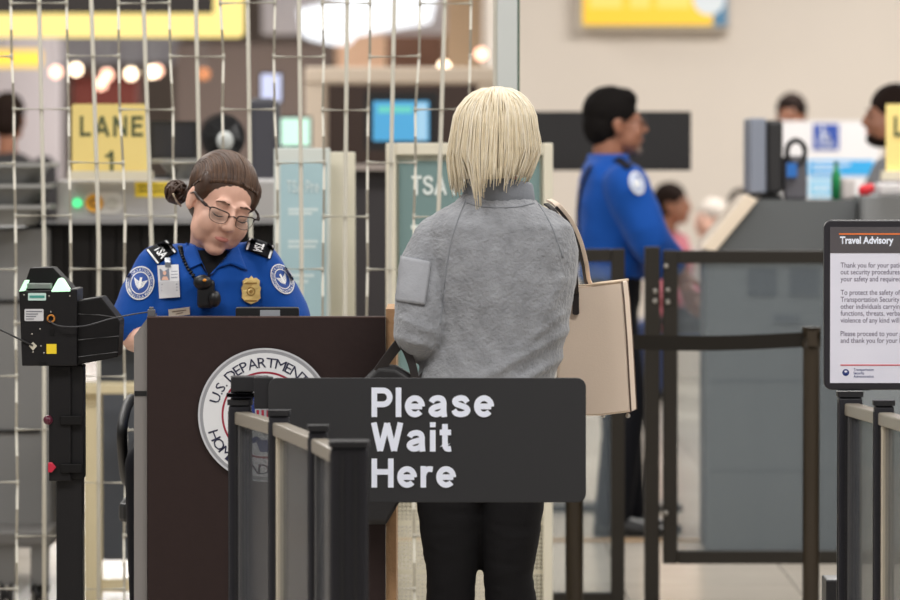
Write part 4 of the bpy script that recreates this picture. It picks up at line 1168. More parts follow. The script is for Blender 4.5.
    nt = obj('name_tag', bm, mat('tag_metal', (196, 186, 172), .4, .2), root, solid=.003, label='narrow pale metal name tag')
    bm = B()
    for y, a, b in ((310.6, 172, 186), (313, 176, 183)): gridquad(bm, (a, y + .6), (b, y - .9), (b, y + .1), (a, y + 1.6), 1, 1)
    proj(bm, tree, .0082); obj('tag_print', bm, mat('print_brown', (110, 96, 84), .5), nt)
    # face
    brown = mat('brown_hair', (66, 45, 33), 0.45, var=0.3, vscale=60, spec=.45)
    eyebrows(T, k, root, mat('brow_brown', (92, 64, 48), .7))
    lips(T, HR, k, root, lipM); lashes(T, k, root, dark)
    # glasses
    fm = mat('glasses_frame', (48, 34, 30), .3, .3)
    bm = B()
    for s in (-1, 1):
        fr = [T((s * x, y, z)) for x, y, z in ((.011, -.1, -.001), (.014, -.1, .009), (.034, -.098, .012), (.056, -.09, .011), (.059, -.089, .002))]
        tube(bm, spline(fr, 4), .0017 * k, 8)
        lo = [T((s * x, y, z)) for x, y, z in ((.011, -.1, -.001), (.015, -.101, -.016), (.034, -.1, -.021), (.053, -.093, -.016), (.059, -.089, .002))]
        tube(bm, spline(lo, 4), .0008 * k, 6)
        tube(bm, [T((s * .059, -.089, .008)), T((s * .07, -.084, .01)), T((s * .078, -.06, .012)), T((s * .081, -.01, .012)), T((s * .08, .02, -.005))], [.003 * k, .0042 * k, .0036 * k, .0026 * k, .002 * k], 8)
    tube(bm, [T((-.011, -.1, .002)), T((0, -.103, .006)), T((.011, -.1, .002))], .0016 * k, 8)
    gl = obj('glasses', bm, fm, root, smooth=True, label='thin dark framed glasses')
    for s in (-1, 1):
        bm = B(); pl = [(.012, -.1, 0), (.015, -.1, .009), (.034, -.098, .011), (.056, -.09, .01), (.058, -.089, .002), (.053, -.093, -.015), (.034, -.1, -.02), (.015, -.101, -.015)]
        bm.faces.new([bm.verts.new(T((s * a, b, c_))) for a, b, c_ in pl]); obj('lens', bm, glassmat('lens_glass', (220, 230, 235), .03, .02), gl, solid=.001)
    # hair: cap, bun, strands combed back
    hm = B()
    ell(hm, T((0, .028, .038)), V((.081, .0965, .082)) * k, HR, 36, 24)
    ell(hm, T((0, .043, .0)), V((.073, .083, .08)) * k, HR, 30, 20)
    ell(hm, T((-.068, -.012, .035)), V((.014, .03, .04)) * k, HR); ell(hm, T((.068, -.012, .035)), V((.014, .03, .04)) * k, HR)
    hb = fuse(hm, .005, 14, .0008, 60, (1, .3, 1), 1)
    ht = bvh(hb); hair = obj('hair', hb, brown, root, smooth=True, label='dark brown hair combed back into a bun')
    rnd = random.Random(5); paths = []
    bun = V((-.056, .122, -.034))
    for i in range(560):
        s = rnd.choice((-1, 1)); f = rnd.random()
        # start at the hairline, end at the bun
        a = f * PI * .62
        p0 = V((s * .08 * math.sin(a), .025 - .088 * math.cos(a), .072 - .06 * (1 - math.cos(a))))
        pts = []; hgt = rnd.uniform(-.0004, .0018)
        c0 = V((0, .034, .03))
        for j in range(24):
            t = j / 23
            mid = V((s * .075 * math.sin(a), .045, .165 - .075 * (1 - math.cos(a))))
            q = p0 * (1 - t) ** 2 + mid * (2 * t * (1 - t)) + bun * t * t - c0
            # push out to the cap surface
            rr = math.sqrt((q.x / .083) ** 2 + (q.y / .097) ** 2 + (q.z / .093) ** 2)
            tgt = (.955 + .065 * min(1, t * 3)) + .01 * math.sin(t * PI)
            q = q / max(rr, 1e-3) * tgt if t < .86 else q * (tgt / max(rr, 1e-3)) * (1 - (t - .86)) + (bun - c0) * (t - .86)
            w3 = T(c0 + q + V((rnd.uniform(-1, 1), rnd.uniform(-1, 1), rnd.uniform(-1, 1))) * .0004)
            if t < .88:
                lo, nr, _i, _d = ht.find_nearest(w3); w3 = lo + nr * (hgt * (.2 + .8 * min(1, t * 5)))
            pts.append(w3)
        paths.append(pts)
    br2 = mat('brown_hair_light', (92, 66, 48), .45, var=.2, vscale=60, spec=.4)
    obj('hair_strands', strands(paths[::2], .0015, .0013), brown, hair, smooth=True)
    obj('hair_strands', strands(paths[1::2], .0015, .0013), br2, hair, smooth=True)
    bm = B(); c0 = bun + V((-.012, .005, 0))
    for i in range(26):
        ax = V((rnd.gauss(0, 1), rnd.gauss(0, 1), rnd.gauss(0, 1))).normalized(); x, y, d = frame(ax)
        r = rnd.uniform(.014, .03); ph = rnd.uniform(0, 6); a1 = rnd.uniform(3.5, 6)
        tube(bm, [T(c0 + (x * math.cos(ph + a1 * j / 12) + y * math.sin(ph + a1 * j / 12)) * r + d * rnd.uniform(-.001, .001) + V((0, 0, -.008))) for j in range(13)], .004, 6)
    obj('hair_bun', bm, brown, hair, smooth=True)
    bm = B(); tube(bm, [T(c0 + V((-.02, -.03, -.005))), T(c0 + V((-.005, -.034, -.02))), T(c0 + V((.012, -.03, -.03)))], .0028, 8); obj('hair_pin', bm, mat('pin', (214, 196, 170), .4), hair, smooth=True)
    return root
OFFICER = officer()
# ---- officer in the background, side view --------------------------------------------------------
def back_officer():
    Y0 = 20.0
    base = at(615, 530, Y0); base.z = 0
    root = thing('person', 'man in blue uniform shirt with short black hair and glasses, facing right', 'person', base)
    P = lambda u, v, dy=0: at(u, v, Y0 + dy)
    HR = Rm(98, 0, -2); k = 1.1; hc = P(617, 124)
    bm = B(); T = head(bm, hc, HR, k)
    capsule(bm, T((0, .03, -.06)), P(608, 172), .062, .072)
    def rg(data, g=0):
        o = []
        for v, u, hx, hy in data:
            a = P(u, v); b = P(u + hx, v); o.append(ring(a, V((b.x - a.x + g, 0, 0)), V((0, hy + g, 0)), 32, 2.3))
        return o
    tr = [(160, 606, 14, .09), (172, 609, 24, .17), (195, 613, 29, .19), (225, 613, 30, .17), (260, 611, 28, .155), (290, 611, 29, .16), (305, 611, 26, .15)]
    loft(bm, rg(tr))
    armN = [P(626, 186, -.2), P(650, 240, -.22), P(682, 280, -.1)]
    armF = [P(620, 184, .2), P(640, 240, .2), P(680, 268, .08)]
    for a in (armN, armF): chain(bm, a, [.06, .048, .034])
    hand(bm, armN[2] + V((.01, 0, -.02)), (.3, .1, -.9), (.8, .5, .3), 1, 1.05, 24)
    hand(bm, armF[2] + V((.01, 0, -.02)), (.3, -.1, -.9), (.8, -.5, .3), -1, 1.05, 24)
    legN = [P(608, 296, -.09), P(626, 400, -.1), V((P(612, 500).x, Y0 - .1, .09))]
    legF = [P(612, 296, .09), P(620, 400, .1), V((P(628, 500).x, Y0 + .1, .09))]
    for l in (legN, legF): chain(bm, l, [.085, .06, .042])
    obj('body', fuse(bm, .0065, 5), skinB, root, smooth=True)
    bm = B(); loft(bm, rg([(275, 611, 31, .165), (300, 611, 30, .165), (312, 611, 27, .155)]))
    for l in (legN, legF): chain(bm, l, [.105, .085, .075])
    obj('trousers', fuse(bm, .01, 4), navy, root, smooth=True)
    for l in (legN, legF):
        bm = B(); shoe(bm, l[2], (1, 0, 0), 1.1); obj('shoe', bm, MATS['black_plastic'], root, smooth=True)
    bm = B(); loft(bm, rg([(158, 607, 17, .1), (168, 609, 26, .16), (180, 611, 31, .2), (200, 613, 35, .215), (230, 612, 35, .2), (262, 611, 33, .185), (278, 611, 33, .18)]))
    chain(bm, [armN[0], armN[1], armN[1].lerp(armN[2], .55)], [.09, .078, .07], 20)
    chain(bm, [armF[0], armF[1], armF[1].lerp(armF[2], .55)], [.09, .078, .07], 20)
    sb = fuse(bm, .008, 6, .01, 6, (1, 1, 1), 9); tree = bvh(sb)
    sh = obj('shirt', sb, blueM, root, smooth=True)
    bm = B(); rings = [ring(P(608, v), V((hx, 0, 0)), V((0, hx * 1.05, 0)), 24) for v, hx in ((172, .09), (158, .085), (154, .08), (158, .074), (170, .074))]
    loft(bm, rings); obj('collar', bm, blueM, sh, smooth=True)
    bm = B(); annulus(bm, (637, 183), 0, 12, 32, -.3, .62); proj(bm, tree, .004); p = obj('shoulder_patch', bm, mat('patch_pale', (170, 184, 214), .7), sh, label='pale round shoulder patch')
    bm = B(); annulus(bm, (637, 183), 9.5, 11.8, 32, -.3, .62); annulus(bm, (637, 183), 0, 5, 32, -.3, .62); proj(bm, tree, .006); obj('patch_embroidery', bm, whiteT, p)
    bm = B(); gridquad(bm, (613, 160), (620, 157), (633, 166), (627, 170), 4, 4); proj(bm, tree, .006); obj('epaulette', bm, navy, sh, solid=.006)
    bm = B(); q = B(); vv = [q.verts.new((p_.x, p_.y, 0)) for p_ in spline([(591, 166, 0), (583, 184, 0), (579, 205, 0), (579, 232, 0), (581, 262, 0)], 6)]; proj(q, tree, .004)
    tube(bm, [v.co.copy() for v in vv], .012, 8, flat=.5); q.free(); obj('back_strip', bm, navy, root, smooth=True, label='dark strip down the back')  # narrow dark strip laid down the back of the shirt
    bh = mat('black_hair', (20, 17, 16), .8, spec=.1, bump=.4, bscale=120)
    hm = B(); ell(hm, T((0, .026, .048)), V((.082, .1, .092)) * k, HR, 28, 20); ell(hm, T((0, .055, .0)), V((.073, .072, .085)) * k, HR, 28, 20)
    ell(hm, T((0, -.02, .088)), V((.062, .058, .042)) * k, HR)
    obj('hair', fuse(hm, .006, 10, .003, 40), bh, root, smooth=True)
    bm = B(); ell(bm, T((0, -.066, -.1)), V((.026, .024, .02)) * k, HR); ell(bm, T((0, -.086, -.05)), V((.024, .01, .007)) * k, HR)
    obj('beard', bm, mat('grey_beard', (110, 96, 88), .8, bump=.3), root, smooth=True)
    eyebrows(T, k, root, bh); lips(T, HR, k, root, mat('lips_tan', (140, 86, 74), .5))
    bm = B()
    for s in (-1, 1):
        lo = [T((s * (.034 + .022 * math.cos(a)), -.098 + .006 * abs(math.cos(a)), .0 + .016 * math.sin(a))) for a in [2 * PI * i / 16 for i in range(17)]]
        tube(bm, lo, .0022, 6); tube(bm, [T((s * .056, -.092, .004)), T((s * .078, -.06, .008)), T((s * .084, .0, .006))], .0028, 6)
    tube(bm, [T((-.012, -.1, .002)), T((.012, -.1, .002))], .002, 6)
    obj('glasses', bm, MATS['glasses_frame'], root, smooth=True)
back_officer()
# ---- other people far behind ---------------------------------------------------------------------
def figure(label, u, vtop, Y, yaw, top_c, hair_c, leg_c, skin, H=1.72, sit=False, longhair=False, group=None, scale=1.0, beard=False, face_up=0):
    topz = at(u, vtop, Y).z
    drop = H - topz
    X = at(u, 200, Y).x
    root = thing('person', label, 'person', (X, Y, 0), group)
    R = Matrix.Rotation(math.radians(yaw), 3, 'Z')
    def J(x, y, z): return V((X, Y, -drop)) + R @ V((x * H, y * H, z * H))
    k = H * .13 / .215
    hc = J(0, -.01, .938); HR = Rm(yaw, 0, face_up)
    bm = B(); T = head(bm, hc, HR, k)
    capsule(bm, J(0, .01, .88), J(0, .01, .83), .05, .055)
    def rg(d, g=0):
        out = []
        for z, hx, hy in d:
            out.append(ring(J(0, 0.005, z), R @ V((hx * H + g, 0, 0)), R @ V((0, hy * H + g, 0)), 24, 2.3))
        return out
    tr = [(.5, .075, .05), (.53, .092, .065), (.58, .088, .062), (.65, .082, .06), (.72, .095, .068), (.78, .1, .062), (.815, .07, .045), (.84, .03, .03)]
    loft(bm, rg(tr))
    arms = []
    for s in (-1, 1):
        a = [J(s * .108, .005, .795), J(s * .128, .02, .64), J(s * .08, -.13, .6 if sit else .57)]
        arms.append(a); chain(bm, a, [.048, .038, .026])
        hand(bm, a[2], R @ V((-s * .5, -.85, -.1)), V((0, 0, -1)), s, 1, 20)
    legs = []
    for s in (-1, 1):
        if sit: l = [J(s * .05, 0, .53), J(s * .06, -.25, .53), None]; l[2] = V((l[1].x, l[1].y, .09))
        else: l = [J(s * .05, 0, .53), J(s * .055, -.01, .29), None]; l[2] = V((l[1].x, l[1].y, .09))
        legs.append(l); chain(bm, l, [.078, .055, .038])
    obj('body', fuse(bm, .009, 4), skin, root, smooth=True)
    bm = B(); loft(bm, rg(tr[:3], .014))
    for l in legs: chain(bm, l, [.095, .075, .06])
    obj('trousers', fuse(bm, .012, 4), leg_c, root, smooth=True)
    for l in legs:
        bm = B(); shoe(bm, l[2], R @ V((0, -1, 0)), 1.05); obj('shoe', bm, MATS['black_plastic'], root, smooth=True)
    bm = B(); loft(bm, rg([(.5, .09, .065)] + tr[1:], .014))
    for a in arms: chain(bm, [a[0], a[1], a[1].lerp(a[2], .8)], [.066, .056, .045])
    obj('shirt', fuse(bm, .011, 5, .006, 7), top_c, root, smooth=True)
    hm = B(); ell(hm, T((0, .026, .044)), V((.083, .1, .09)) * k, HR, 24, 16); ell(hm, T((0, .05, .0)), V((.075, .076, .085)) * k, HR, 24, 16)
    if longhair:
        ell(hm, T((0, .04, -.06)), V((.082, .068, .13)) * k, HR, 24, 16)
    obj('hair', fuse(hm, .008, 4, .003, 30), hair_c, root, smooth=True)
    eyebrows(T, k, root, hair_c); lips(T, HR, k, root, lipM)
    for s in (-1, 1):
        bm = B(); ell(bm, T((s * .031, -.082, .001)), V((.008, .006, .005)) * k, HR); obj('eye', bm, dark, root, smooth=True)
    if beard:
        bm = B(); ell(bm, T((0, -.035, -.088)), V((.056, .06, .035)) * k, HR); obj('beard', bm, hair_c, root, smooth=True)
    return root
hb_ = mat('hair_dark_brown', (36, 26, 22), .8, spec=.1); hg_ = mat('hair_white', (206, 196, 186), .6, var=.1); hc_ = mat('hair_chestnut', (110, 74, 52), .6, var=.2)
pink = mat('pink_jumper', (176, 100, 112), .8); pale = mat('pale_top', (206, 196, 190), .8); jean = mat('denim', (60, 76, 120), .8); darkc = mat('dark_coat', (44, 42, 44), .8)
figure('person with dark hair in pink top sitting beyond the blue-shirted man', 671, 187, 30, 70, pink, hb_, darkc, skinB, 1.7, True)
figure('person with white hair and pale top sitting left of the slanted console edge', 712, 203, 31, -60, pale, hg_, jean, skinF, 1.66, True, True)
figure('person in dark top sitting far behind, only dark hair showing above slanted console edge', 741, 193, 33, 0, darkc, hb_, darkc, skinF, 1.7, True)
figure('person standing far behind with dark hair showing above the white notice board', 791, 98, 30.5, -20, darkc, hb_, darkc, skinB, 1.84)
figure('bearded man with short dark hair looking left beside the yellow lane sign', 893, 91, 21.6, -82, mat('grey_shirt', (120, 120, 124), .8), hb_, darkc, skinB, 1.8, False, False, None, 1, True)
figure('person in dark coat standing far left behind the grey trays', 8, 98, 27, 178, darkc, hb_, darkc, skinB, 1.85)
# ------------------------------------------------------------------ podium
Y = 12.41
wood = mat('podium_brown', (46, 34, 33), .5, spec=.25, bump=.12, bscale=60, var=.12, vscale=40)
t = thing('podium', 'dark brown officer podium with a round white agency seal on its front', 'podium', (at(266, 300, Y).x, Y + .2, 0))
bm = B(); a = at(147, 300, Y); b = at(385.5, 317, Y); bxyz(bm, a.x, b.x, Y, Y + .03, 0, b.z); obj('front_panel', bm, wood, t, bevel=.002)
greyL = mat('podium_grey', (128, 124, 122), .5)
bm = B(); prism(bm, [(134, 336), (147, 318.5), (147, 771), (134, 771)], lambda p: at(p[0], p[1], Y + .012), (0, .42, 0)); obj('side_panel', bm, greyL, t, label='grey left side panel')
bm = B(); pbox(bm, 134.5, 146.5, 391, 396, Y + .010, .004); obj('slot', bm, bp, t)
bm = B(); pbox(bm, 386, 396, 309, 771, Y + .012, .42); obj('side_panel', bm, mat('podium_tan', (176, 138, 100), .6, bump=.4, bscale=120, var=.15, vscale=60), t, label='tan right side panel')
bm = B(); a = at(147, 352, Y); b = at(386, 352, Y); zt = a.z; bxyz(bm, a.x, b.x, Y + .03, Y + .36, zt - .025, zt); obj('worktop', bm, mat('worktop_dark', (44, 38, 38), .5), t)
bm = B(); pbox(bm, 147, 385.5, 316.4, 318, Y - .001, .032); obj('top_edge', bm, mat('edge_brown', (84, 66, 62), .4), t)
# the round seal
c = (265, 415); Ysl = Y - .008
def seal_disc(name, r0, r1, m, dy, par):
    bm = B(); annulus(bm, c, r0, r1, 72); put(bm, Ysl, dy); return obj(name, bm, m, par)
bm = B(); cc = at(*c, Y); cyl(bm, cc, cc - V((0, .008, 0)), 67 / 403, n=72); sd = obj('seal', bm, seal_silver, t, label='round white seal with blue lettering and red ring')
seal_disc('seal_field', 0, 62, seal_white, .0005, sd); seal_disc('seal_ring', 41.5, 43.5, seal_red, .001, sd); seal_disc('seal_edge', 65, 67, mat('seal_rim', (196, 198, 204), .4), .001, sd)
for s, am, out_, sp_ in (('U.S. DEPARTMENT OF', 0, True, 152), ('HOMELAND SECURITY', PI, False, 146)):
    bm = B(); arc_text(bm, s, c, 47.5, 14.5, am, out_, 1, 0, .012, 0, math.radians(sp_))
    put(bm, Ysl, .0015); obj('seal_lettering', bm, mat('seal_ink', (36, 38, 66), .5), sd, recalc=False)
bm = B()
for s in (-1, 1):
    for q in range(6):
        y = 400 + q * 3.2; x1 = 32 - q * 3.6
        polyfill(bm, [(c[0] + s * 7, y - 2), (c[0] + s * x1, y - 11 + q), (c[0] + s * (x1 - 1), y - 7 + q), (c[0] + s * 7, y + .8)])
    polyfill(bm, [(c[0] + s * 3, 440), (c[0] + s * 20, 446), (c[0] + s * 24, 443), (c[0] + s * 8, 436)])
annulus(bm, (265, 392), 0, 5, 20); polyfill(bm, [(268, 390), (275, 393), (268, 396)])
polyfill(bm, [(256, 440), (274, 440), (270, 452), (260, 452)])
put(bm, Ysl, .0012); obj('seal_eagle', bm, seal_blue, sd, recalc=False)
bm = B(); polyfill(bm, [(255, 404), (275, 404), (275, 424), (265, 436), (255, 424)]); put(bm, Ysl, .0016); obj('seal_shield', bm, seal_silver, sd)
bm = B()
for i in range(4): polyfill(bm, [(256.5 + i * 5, 410), (259 + i * 5, 410), (259 + i * 5, 424), (256.5 + i * 5, 424)])
put(bm, Ysl, .0019); obj('shield_stripe', bm, seal_red, sd)
# tablet and small reader on the podium
zt_top = at(200, 317, Y).z
t = thing('tablet', 'black tablet with pale label leaning on the podium top edge', 'tablet', at(267, 325, Y + .06))
bm = B(); plate(bm, 235.5, 299, 307, 330, Y + .04, .014, 2.5); obj('case', bm, bp, t, bevel=.002)
bm = B(); pbox(bm, 260, 280, 310, 317, Y + .038, .003); lb = obj('label_plate', bm, mat('label_grey', (150, 154, 160), .4), t)
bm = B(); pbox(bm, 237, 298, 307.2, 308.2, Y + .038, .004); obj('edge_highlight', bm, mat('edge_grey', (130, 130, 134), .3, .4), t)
bm = B(); a = at(240, 330, Y + .05); b = at(295, 330, Y + .05); bxyz(bm, a.x, b.x, Y + .045, Y + .11, zt, a.z + .005); obj('prop', bm, bp, t)
bm = B(); pbox(bm, 147.5, 155, 309.5, 316.8, Y + .004, .02); pbox(bm, 149, 153.5, 307, 310, Y + .006, .014)
solo('card_reader', bm, mat('reader_grey', (92, 92, 96), .4), 'small grey reader on the left corner of the podium top', 'reader', bevel=.002)
# stool
t = thing('stool', 'black high stool with backrest behind the podium', 'stool', (at(207, 300, 13.1).x, 13.1, 0))
stm = mat('stool_black', (24, 24, 26), .5)
cx = at(207, 300, 13.1).x
bm = B(); prism(bm, rrect(.44, .42, .08, 5), lambda p: V((cx + p[0], 13.04 + p[1], .58)), (0, 0, .05)); obj('seat', bm, stm, t, bevel=.01)
bm = B()
rg = []
for z in (.62, .66, .85, 1.02, 1.06):
    w_ = .2 if .65 < z < 1.05 else .18
    rg.append([V((cx + x, 13.27 - .25 * x * x + dy, z)) for x, dy in [(-w_ + 2 * w_ * i / 12, 0) for i in range(13)] + [(w_ - 2 * w_ * i / 12, .04) for i in range(13)]])
loft(bm, rg); obj('backrest', bm, stm, t, bevel=.006)
bm = B(); tube(bm, spline([(cx - .208, 13.26, .66), (cx - .216, 13.12, .68), (cx - .216, 12.98, .80), (cx - .213, 13.1, .86), (cx - .208, 13.26, .88)], 6), .014, 10); obj('armrest', bm, stm, t, smooth=True)
bm = B(); tube(bm, spline([(cx + .208, 13.26, .66), (cx + .216, 13.12, .68), (cx + .216, 12.98, .80), (cx + .213, 13.1, .86), (cx + .208, 13.26, .88)], 6), .014, 10); obj('armrest', bm, stm, t, smooth=True)
bm = B(); cyl(bm, (cx, 13.05, .08), (cx, 13.05, .58), .03); obj('column', bm, MATS['hanger_metal'], t)
for i in range(5):
    a = 2 * PI * i / 5 + .3
    bm = B(); tube(bm, [(cx, 13.05, .1), (cx + .26 * math.cos(a), 13.05 + .26 * math.sin(a), .03)], [.022, .015], 10); ell(bm, (cx + .26 * math.cos(a), 13.05 + .26 * math.sin(a), .018), (.02, .02, .018)); obj('leg', bm, stm, t, smooth=True)
bm = B(); tube(bm, [(cx + .2 * math.cos(q), 13.0 + .2 * math.sin(q), .3) for q in [2 * PI * i / 28 for i in range(29)]], .01, 8)
for q in (0, PI): tube(bm, [(cx, 13.05, .3), (cx + .2 * math.cos(q), 13.0, .3)], .008, 8)
obj('foot_ring', bm, MATS['hanger_metal'], t, smooth=True)
# ------------------------------------------------------------------ document scanner on its pole
Y = 12.45
sb_ = mat('scanner_black', (24, 23, 25), .5, spec=.25, bump=.05); sb2 = mat('scanner_black_matte', (19, 18, 19), .6, spec=.2)
t = thing('document_scanner', 'black boarding pass scanner on a black pole left of the podium', 'scanner', (at(63, 300, Y + .1).x, Y + .1, 0))
Q = lambda dy=0: (lambda p: at(p[0], p[1], Y + dy))
bm = B(); prism(bm, [(19, 291), (77, 289), (77, 366), (22, 366)], Q(), (0, .2, 0)); hs = obj('housing', bm, sb_, t, bevel=.003)
bm = B(); prism(bm, [(77, 301), (101, 297), (120, 321), (118, 357), (77, 365)], Q(.02), (0, .17, 0)); obj('reader_bay', bm, sb2, t, bevel=.003)
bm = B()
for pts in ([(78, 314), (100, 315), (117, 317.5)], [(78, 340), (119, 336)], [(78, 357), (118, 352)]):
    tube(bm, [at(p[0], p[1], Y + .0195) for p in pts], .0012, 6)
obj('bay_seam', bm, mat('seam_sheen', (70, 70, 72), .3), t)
bm = B(); prism(bm, [(26, 280), (30, 268), (53, 267.5), (73, 289), (26, 290)], Q(.06), (0, .12, 0)); obj('hood', bm, sb2, t, bevel=.002)
glow = mat('scan_glow', (204, 255, 214), .4, emit=1.25); glow2 = mat('scan_glow_green', (120, 235, 160), .4, emit=1.0)
bm = B(); prism(bm, [(50.5, 292), (57.5, 279.5), (60, 277.5), (63, 279.5), (71, 291.5)], Q(-.006), (0, .05, 0)); obj('scan_light', bm, glow, t, bevel=.004)
bm = B(); prism(bm, [(19, 291.5), (24.5, 280.5), (28, 280.5), (24, 291)], Q(-.006), (0, .05, 0)); obj('scan_light', bm, glow, t)
bm = B(); pbox(bm, 27, 51, 283.5, 289, Y + .01, .05); obj('document_slot', bm, mat('slot_grey', (120, 128, 124), .4), t, bevel=.002)
bm = B(); plate(bm, 28, 46, 293, 300.5, Y - .002, .003, 1); lb = obj('label_plate', bm, mat('label_mint', (196, 222, 216), .4), hs)
bm = B(); pbox(bm, 29.5, 44.5, 295.5, 298, Y - .003, .002); obj('label_bar', bm, mat('label_teal', (70, 150, 140), .4), hs)
bm = B(); plate(bm, 24.5, 43.5, 309, 321, Y - .002, .003, 1.2); obj('label_plate', bm, mat('label_white', (204, 204, 208), .4), hs)
bm = B()
for v, b_ in ((311, 42), (313.5, 38), (316, 36), (318.5, 34)): pbox(bm, 26, b_, v, v + 1, Y - .0028, .001)
obj('label_print', bm, mat('label_ink', (120, 122, 130), .5), hs)
bm = B(); c = at(51, 318.5, Y - .004); tube(bm, [c + V((math.cos(q) * .0085, 0, math.sin(q) * .0085)) for q in [2 * PI * i / 16 for i in range(17)]], .0022, 6); obj('button', bm, mat('button_orange', (200, 130, 50), .4), hs, smooth=True)
bm = B(); pbox(bm, 46.5, 56.5, 344, 353.8, Y - .002, .003); obj('warning_label', bm, mat('label_yellow2', (238, 208, 40), .5), hs)
bm = B(); prism(bm, [(33, 342), (37, 346), (33, 350.5), (29, 346)], Q(-.002), (0, .003, 0)); obj('diamond_label', bm, mat('label_cream', (206, 200, 184), .5), hs)
for u, v in ((24, 295), (49, 296), (70, 296), (51, 312), (40, 329), (32, 334), (41, 346), (33, 352), (44, 353)):
    bm = B(); ell(bm, at(u, v, Y - .001), (.0024, .002, .0024), None, 10, 6); obj('screw', bm, bolt, hs, smooth=True)
bm = B(); pbox(bm, 50, 54, 329, 335, Y - .003, .004); pbox(bm, 39, 46, 362, 366, Y - .004, .01); obj('latch', bm, sb2, hs)
bm = B(); a = at(54, 300, Y); b = at(81, 480, Y); bxyz(bm, a.x, b.x, Y + .05, Y + .12, .02, b.z + .02); obj('pole', bm, mat('pole_black', (27, 26, 28), .45, spec=.3), t, bevel=.004)
bm = B(); a = at(48, 482, Y); b = at(70, 366, Y); bxyz(bm, a.x, b.x, Y + .03, Y + .14, a.z, b.z); a = at(62, 480, Y); b = at(82, 366, Y); bxyz(bm, a.x, b.x, Y + .04, Y + .13, a.z, b.z); obj('bracket', bm, sb_, t, bevel=.003)
for v in (416, 464):
    bm = B(); pbox(bm, 60, 82, v, v + 9, Y + .022, .12); obj('clamp', bm, sb2, t, bevel=.002)
bm = B(); prism(bm, [(48, 462.5), (52, 462.5), (56, 467.5), (52, 472.5), (48, 472.5)], Q(.02), (0, .02, 0)); obj('clamp_knob', bm, mat('knob_red', (196, 36, 64), .4), t, bevel=.002)
bm = B(); ell(bm, at(48, 420, Y + .03), (.012, .012, .012)); obj('clamp_knob', bm, mat('knob_plum', (90, 30, 50), .4), t, smooth=True)
bm = B(); a = at(66, 300, Y + .08); bxyz(bm, a.x - .15, a.x + .15, Y - .12, Y + .3, 0, .02); obj('base', bm, sb_, t, bevel=.004)
cab = mat('cable_grey', (60, 60, 64), .5)
bm = B(); tube(bm, spline([at(48, 320, Y - .006), at(60, 326, Y - .02), at(84, 326, Y - .02), at(110, 319, Y - .02), at(132, 314.5, Y), at(148, 312, Y + .012)], 8), .0018, 8)
solo('cable', bm, cab, 'thin grey cable from the scanner to the podium corner', 'cable', smooth=True)
bm = B(); tube(bm, spline([at(-40, 318, Y + .05), at(-10, 326, Y + .03), at(5, 332, Y + .01), at(19, 339, Y - .002), at(33, 345.5, Y - .004)], 8), .0024, 8)
solo('cable', bm, bp, 'black cable from the left edge to the scanner', 'cable', smooth=True)
# ------------------------------------------------------------------ barriers seen end-on
AL = mat('barrier_black', (40, 40, 46), .45, spec=.3, var=.08, vscale=12); AL2 = mat('barrier_black_cap', (30, 30, 34), .4); RAIL = mat('rail_grey', (150, 142, 130), .3, .2); ACR = glassmat('barrier_panel', (84, 86, 92), .6, .15); EDG = mat('panel_edge', (206, 196, 178), .35); EDG2 = mat('panel_edge_grey', (84, 84, 86), .35)
def barrier(label, posts, ht=.95, seg=None):
    """posts: (u, s, width, top extra); rails and clear panels between neighbours"""
    P_ = [V((at(u, 300, Ys(s)).x, Ys(s), 0)) for u, s, w_, e in posts]
    t = thing('barrier', label, 'barrier', P_[0], 'black queue barriers with clear panels')
    for p, (u, s, w_, e) in zip(P_, posts):
        bm = B(); box(bm, (p.x, p.y, (ht + e) / 2), (w_, w_, ht + e))
        po = obj('post', bm, AL, t, bevel=.006)
        bm = B()
        for sx in (-1, 1): box(bm, (p.x + sx * w_ * .5, p.y, (ht + e) / 2), (.004, .012, ht + e - .03)); box(bm, (p.x + sx * w_ * .18, p.y - w_ / 2, (ht + e) / 2), (.006, .004, ht + e - .03))
        obj('groove', bm, AL2, po)
        bm = B(); prism(bm, rrect(w_ + .006, w_ + .006, .01, 4, p.x, p.y), lambda q: V((q[0], q[1], ht + e)), (0, 0, .012)); obj('cap', bm, AL2, po)
        bm = B(); cyl(bm, (p.x, p.y, 0), (p.x, p.y, .015), .13, .12, 28); obj('floor_plate', bm, AL2, po)
    for nb, (a, b, pa, pb) in enumerate(zip(P_[:-1], P_[1:], posts[:-1], posts[1:])):
        d = b - a; L = d.length; ang = math.atan2(d.y, d.x); R = Matrix.Rotation(ang, 3, 'Z'); m = (a + b) / 2
        Ln = L - (pa[2] + pb[2]) / 2
        bm = B(); box(bm, m + V((0, 0, ht - .03)), (Ln, .036, .03), R); obj('top_rail', bm, RAIL, t, bevel=.004)
        bm = B(); box(bm, m + V((0, 0, .13)), (Ln, .03, .03), R); obj('bottom_rail', bm, AL, t, bevel=.003)
        bm = B(); box(bm, m + V((0, 0, .53)), (Ln - .02, .008, .77), R); obj('clear_panel', bm, ACR, t)
        bm = B()
        box(bm, m + R @ V((-(Ln / 2 - .012), 0, 0)) + V((0, 0, .53)), (.022, .022, .77), R); obj('panel_edge_strip', bm, EDG if nb == 1 else EDG2, t, bevel=.002)
        bm = B()
        box(bm, m + R @ V(((Ln / 2 - .008), 0, 0)) + V((0, 0, .53)), (.016, .026, .77), R); obj('panel_edge_strip', bm, AL, t, bevel=.002)
    return t, P_
lb_, PL = barrier('black queue barrier of clear panels in front of the podium seal, seen end-on', [(240, 432, .052, .0), (279, 450, .045, 0), (318, 476, .04, 0), (349, 503, .074, 0)])
